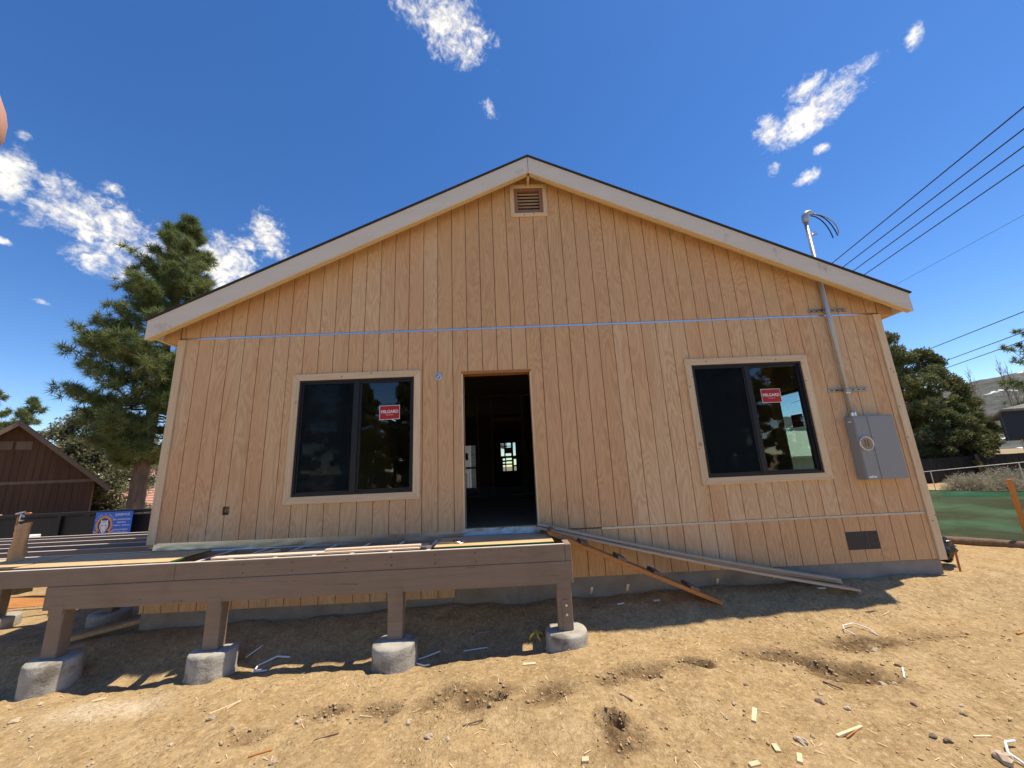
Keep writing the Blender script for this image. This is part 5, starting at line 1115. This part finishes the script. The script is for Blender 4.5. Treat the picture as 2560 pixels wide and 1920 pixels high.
def gable_house(name, label, loc, rz, wd, dp, wall_h, slope, wm, rm, tm, boards=0, ov=.45, cat='house', base=-1.2, wins=(), chimney=None):
    """gable end faces -y in its own frame, centred on x = 0"""
    root = empty(name, loc, label, cat); root.rotation_euler = (0, 0, rz); h = wd/2; rz_ = lambda x: wall_h+slope*(h-abs(x))
    wl = MB().prism([(-h, base), (h, base), (h, wall_h), (0, rz_(0)), (-h, wall_h)], 'y', .02, dp).build('wall', wm, root, local=True)
    if boards:
        bw_ = wd/boards
        for i in range(boards):
            a, b = -h+i*bw_+.006, -h+(i+1)*bw_-.006
            pts = [(a, base), (b, base), (b, rz_(b)-.02)]+([(0, rz_(0)-.02)] if a < 0 < b else [])+[(a, rz_(a)-.02)]
            MB().prism(pts, 'y', 0, .019).build('siding_board', wm, wl, local=True)
    rf_ = MB(); e = h+ov
    for s_ in (-1, 1): rf_.prism([(s_*e, wall_h-slope*ov+.02), (0, rz_(0)+.02), (0, rz_(0)+.14), (s_*e, wall_h-slope*ov+.14)][::s_], 'y', -ov, dp+ov)
    ro_ = rf_.build('roof', rm, root, local=True)
    for s_ in (-1, 1):
        MB().prism([(s_*(e-.02), wall_h-slope*(ov-.02)-.12), (s_*.005, rz_(0)-.12), (s_*.005, rz_(0)+.10), (s_*(e-.02), wall_h-slope*(ov-.02)+.10)][::s_], 'y', -ov-.045, -ov-.003).build('rake_board', tm, ro_, local=True)
    for (x0, x1, z0, z1, fm, pm) in wins:
        wn_ = MB(); wn_.box(x0, x1, -.03, -.001, z0, z0+.07); wn_.box(x0, x1, -.03, -.001, z1-.07, z1); wn_.box(x0, x0+.07, -.03, -.001, z0+.07, z1-.07); wn_.box(x1-.07, x1, -.03, -.001, z0+.07, z1-.07); wo2 = wn_.build('window', fm, root, local=True)
        MB().box(x0+.07, x1-.07, -.012, -.001, z0+.07, z1-.07).build('pane', pm, wo2, local=True)
    if chimney: x, y, z, r0 = chimney; MB().tube([(x, y, z-2.2), (x, y, z)], r0, 12).build('chimney', 'galv_dull', ro_, local=True)
    return root
bh = gable_house('brown_house', 'dark brown board house with gable at the left edge', (-21.04, 11.35, 0), R(46), 4.84, 9, 1.64, .985, 'brown_wall', 'brown_roof', 'brown_trim', boards=24, ov=.55)
for x0, x1 in ((-.72, -.10), (-.02, .42)): MB().box(x0, x1, -.03, -.001, 2.95, 3.30).build('gable_vent', 'brown_trim', bh, local=True)
MB().box(-2.41, 2.41, -.025, -.001, 1.50, 1.62).build('band_board', 'brown_trim', bh, local=True)
th_ = empty('terracotta_house', (-27, 24, gz(-27, 24)), 'house with pinkish terracotta roof and metal flue behind the pine trunk', 'house')
MB().box(-34, -22, 25, 32, -2.5, -.45).build('wall', 'white_wall', th_)
for i in range(9):
    t0, t1 = i/9, (i+1)/9
    MB().prism([(24.2+5.0*t0, -.46+1.6*t0), (24.2+5.0*t1+.06, -.46+1.6*t1), (24.2+5.0*t1+.06, -.40+1.6*t1), (24.2+5.0*t0, -.40+1.6*t0+.03)], 'x', -34.3, -21.6).build('roof_course', 'terracotta', th_)
MB().box(-34.3, -21.6, 24.12, 24.19, -.60, -.42).build('fascia', 'white', th_)
MB().box(-33, -23, 29.3, 33, -.2, 1.9).build('upper_wall', 'dark_trim', th_); MB().prism([(28.6, 1.75), (32, 3.0), (35.4, 1.75), (35.4, 1.9), (32, 3.15), (28.6, 1.9)], 'x', -33.6, -22.4).build('upper_roof', 'terracotta', th_)
MB().tube([(-30.2, 28.3, .5), (-30.2, 28.3, 3.7)], .22, 12).build('flue', 'galv_dull', th_)
# ------------------------------------------------------------------ seen through the openings
sh = gable_house('sage_house', 'pale green roofed house seen through the right window', (19.6, 24.0, gz(19.6, 24)), R(90), 8, 11, 2.2, .42, 'sage_wall', 'sage_roof', 'white_wall', ov=.5, base=-.5)
sh.location = (25, 24, -1.0)
pale = gable_house('pale_house', 'pale sided house seen through the back openings', (-3.1, 17, -.9), 0, 5.0, 7, 3.6, .35, 'white_wall', 'grey_roof', 'white', base=-.3, wins=((.0, .70, .6, 2.05, 'white', 'glass'),))
for i in range(20): MB().box(.86, 2.49, -.03, -.001-.0006*(i % 2), -.3+i*.2, -.3+i*.2+.19).build('shingle_course', 'grey_shingle', pale, local=True)
MB().box(.78, .855, -.05, -.001, -.3, 3.7).build('corner_trim', 'white', pale, local=True)
# across the yard, mirrored in the window panes
GR = 'trees mirrored in the window glass'
def ctree(x, y, rz, sc, lab): return copy_tree(big, (x, y, gz(x, y)-.05), rz, sc, lab, GR)
JU = [o for o in COL.objects if o.get('label', '').startswith('tallest dark juniper')][0]
def jtree(x, y, rz, sc, lab): return copy_tree(JU, (x, y, gz(x, y)-.05), rz, sc, lab, GR)
ctree(-12.0, -24, 1.0, .62, 'pine mirrored in the left window screen half'); ctree(-6.9, -21, 2.2, .60, 'pine mirrored at upper right of the left window')
jtree(-15.0, -21, 1.1, .85, 'dense juniper mirrored at the far left of the left window'); jtree(-18.2, -24, 4.1, .9, 'dense juniper mirrored left of the far left one')
jtree(13.2, -20, 3.1, .85, 'dense juniper mirrored at left of the right window'); jtree(16.8, -22, 5.2, .95, 'dense juniper mirrored in the middle of the right window'); jtree(20.6, -21, .4, .9, 'dense juniper mirrored at the right side of the right window'); ctree(18.5, -27, 5.2, .74, 'pine mirrored behind the junipers in the right window')
for x, y, sc, lab in ((-9.6, -27, .62, 'low juniper added behind the cypress to block the mirrored horizon'), (-5.2, -27, .7, 'low juniper added behind the teal house to block the mirrored horizon'), (-13.2, -28, .9, 'juniper added between pine and cypress to block the mirrored horizon'), (15.2, -27, 1.0, 'juniper added behind the first mirrored one in the right window'), (19.2, -30, 1.1, 'juniper added behind the pine mirrored in the right window'), (23.6, -25, 1.0, 'juniper added at the far right of the right window reflection')): jtree(x, y, x, sc, lab)  # unseen junipers added to block the bright horizon in the pane reflections
clump_tree(gl(-8.7, -19.0), 4.6, [(.2, 1.15), (1.5, 1.2), (3.2, .75), (4.8, .08)], 'pointed green cypress mirrored in the left window', 91, 110, 160, .32, .12, trunk=.12, zc=.2, mat='cypress', name='cypress_tree')
gable_house('teal_house', 'dark teal house mirrored in the left window', (-4.4, -21.0, -.6), R(180), 6, 8, 2.4, .42, 'teal_wall', 'grey_roof', 'teal_wall', base=-.4)
# ------------------------------------------------------------------ fingertip of the person holding the camera
def cpt(x, y, z): return CAMLOC+CR_*x+CU_*y+CF_*z
hv = [(-.1900, -.060, .000, .026), (-.150, -.030, .006, .024), (-.126, -.006, .016, .0125), (-.100, .014, .027, .0098), (-.074, .0268, .0345, .0090), (-.0553, .0322, .0378, .0075),
      (-.128, -.020, .022, .012), (-.112, -.016, .040, .0095), (-.122, -.016, .052, .0085), (-.138, -.022, .048, .0078),
      (-.132, -.036, .026, .0115), (-.118, -.036, .043, .009), (-.128, -.036, .054, .0083), (-.143, -.040, .050, .0075),
      (-.140, -.050, .026, .0105), (-.130, -.054, .040, .008), (-.138, -.054, .049, .0072), (-.150, -.056, .046, .0066),
      (-.158, -.038, -.010, .012), (-.140, -.018, -.020, .0105), (-.122, -.004, -.022, .0088), (-.215, -.085, -.004, .024), (-.27, -.14, -.015, .030)]
he = [(0, 1), (1, 2), (2, 3), (3, 4), (4, 5), (1, 6), (6, 7), (7, 8), (8, 9), (1, 10), (10, 11), (11, 12), (12, 13), (1, 14), (14, 15), (15, 16), (16, 17), (1, 18), (18, 19), (19, 20), (0, 21), (21, 22)]
hl = cpt(-.19, -.06, 0)
hm = bpy.data.meshes.new('hand'); hm.from_pydata([tuple(cpt(*q[:3])-hl) for q in hv], he, []); hm.materials.append(M['skin'])
ho = bpy.data.objects.new('person', hm); COL.objects.link(ho); ho.location = hl
sk = ho.modifiers.new('skin', 'SKIN'); sk.use_smooth_shade = True
for i, q in enumerate(hv): hm.skin_vertices[0].data[i].radius = (q[3], q[3])
hm.skin_vertices[0].data[0].use_root = True
ss = ho.modifiers.new('sub', 'SUBSURF'); ss.levels = 2; ss.render_levels = 2
tag(ho, 'bare fingertip of a hand reaching in at the left edge', 'person')
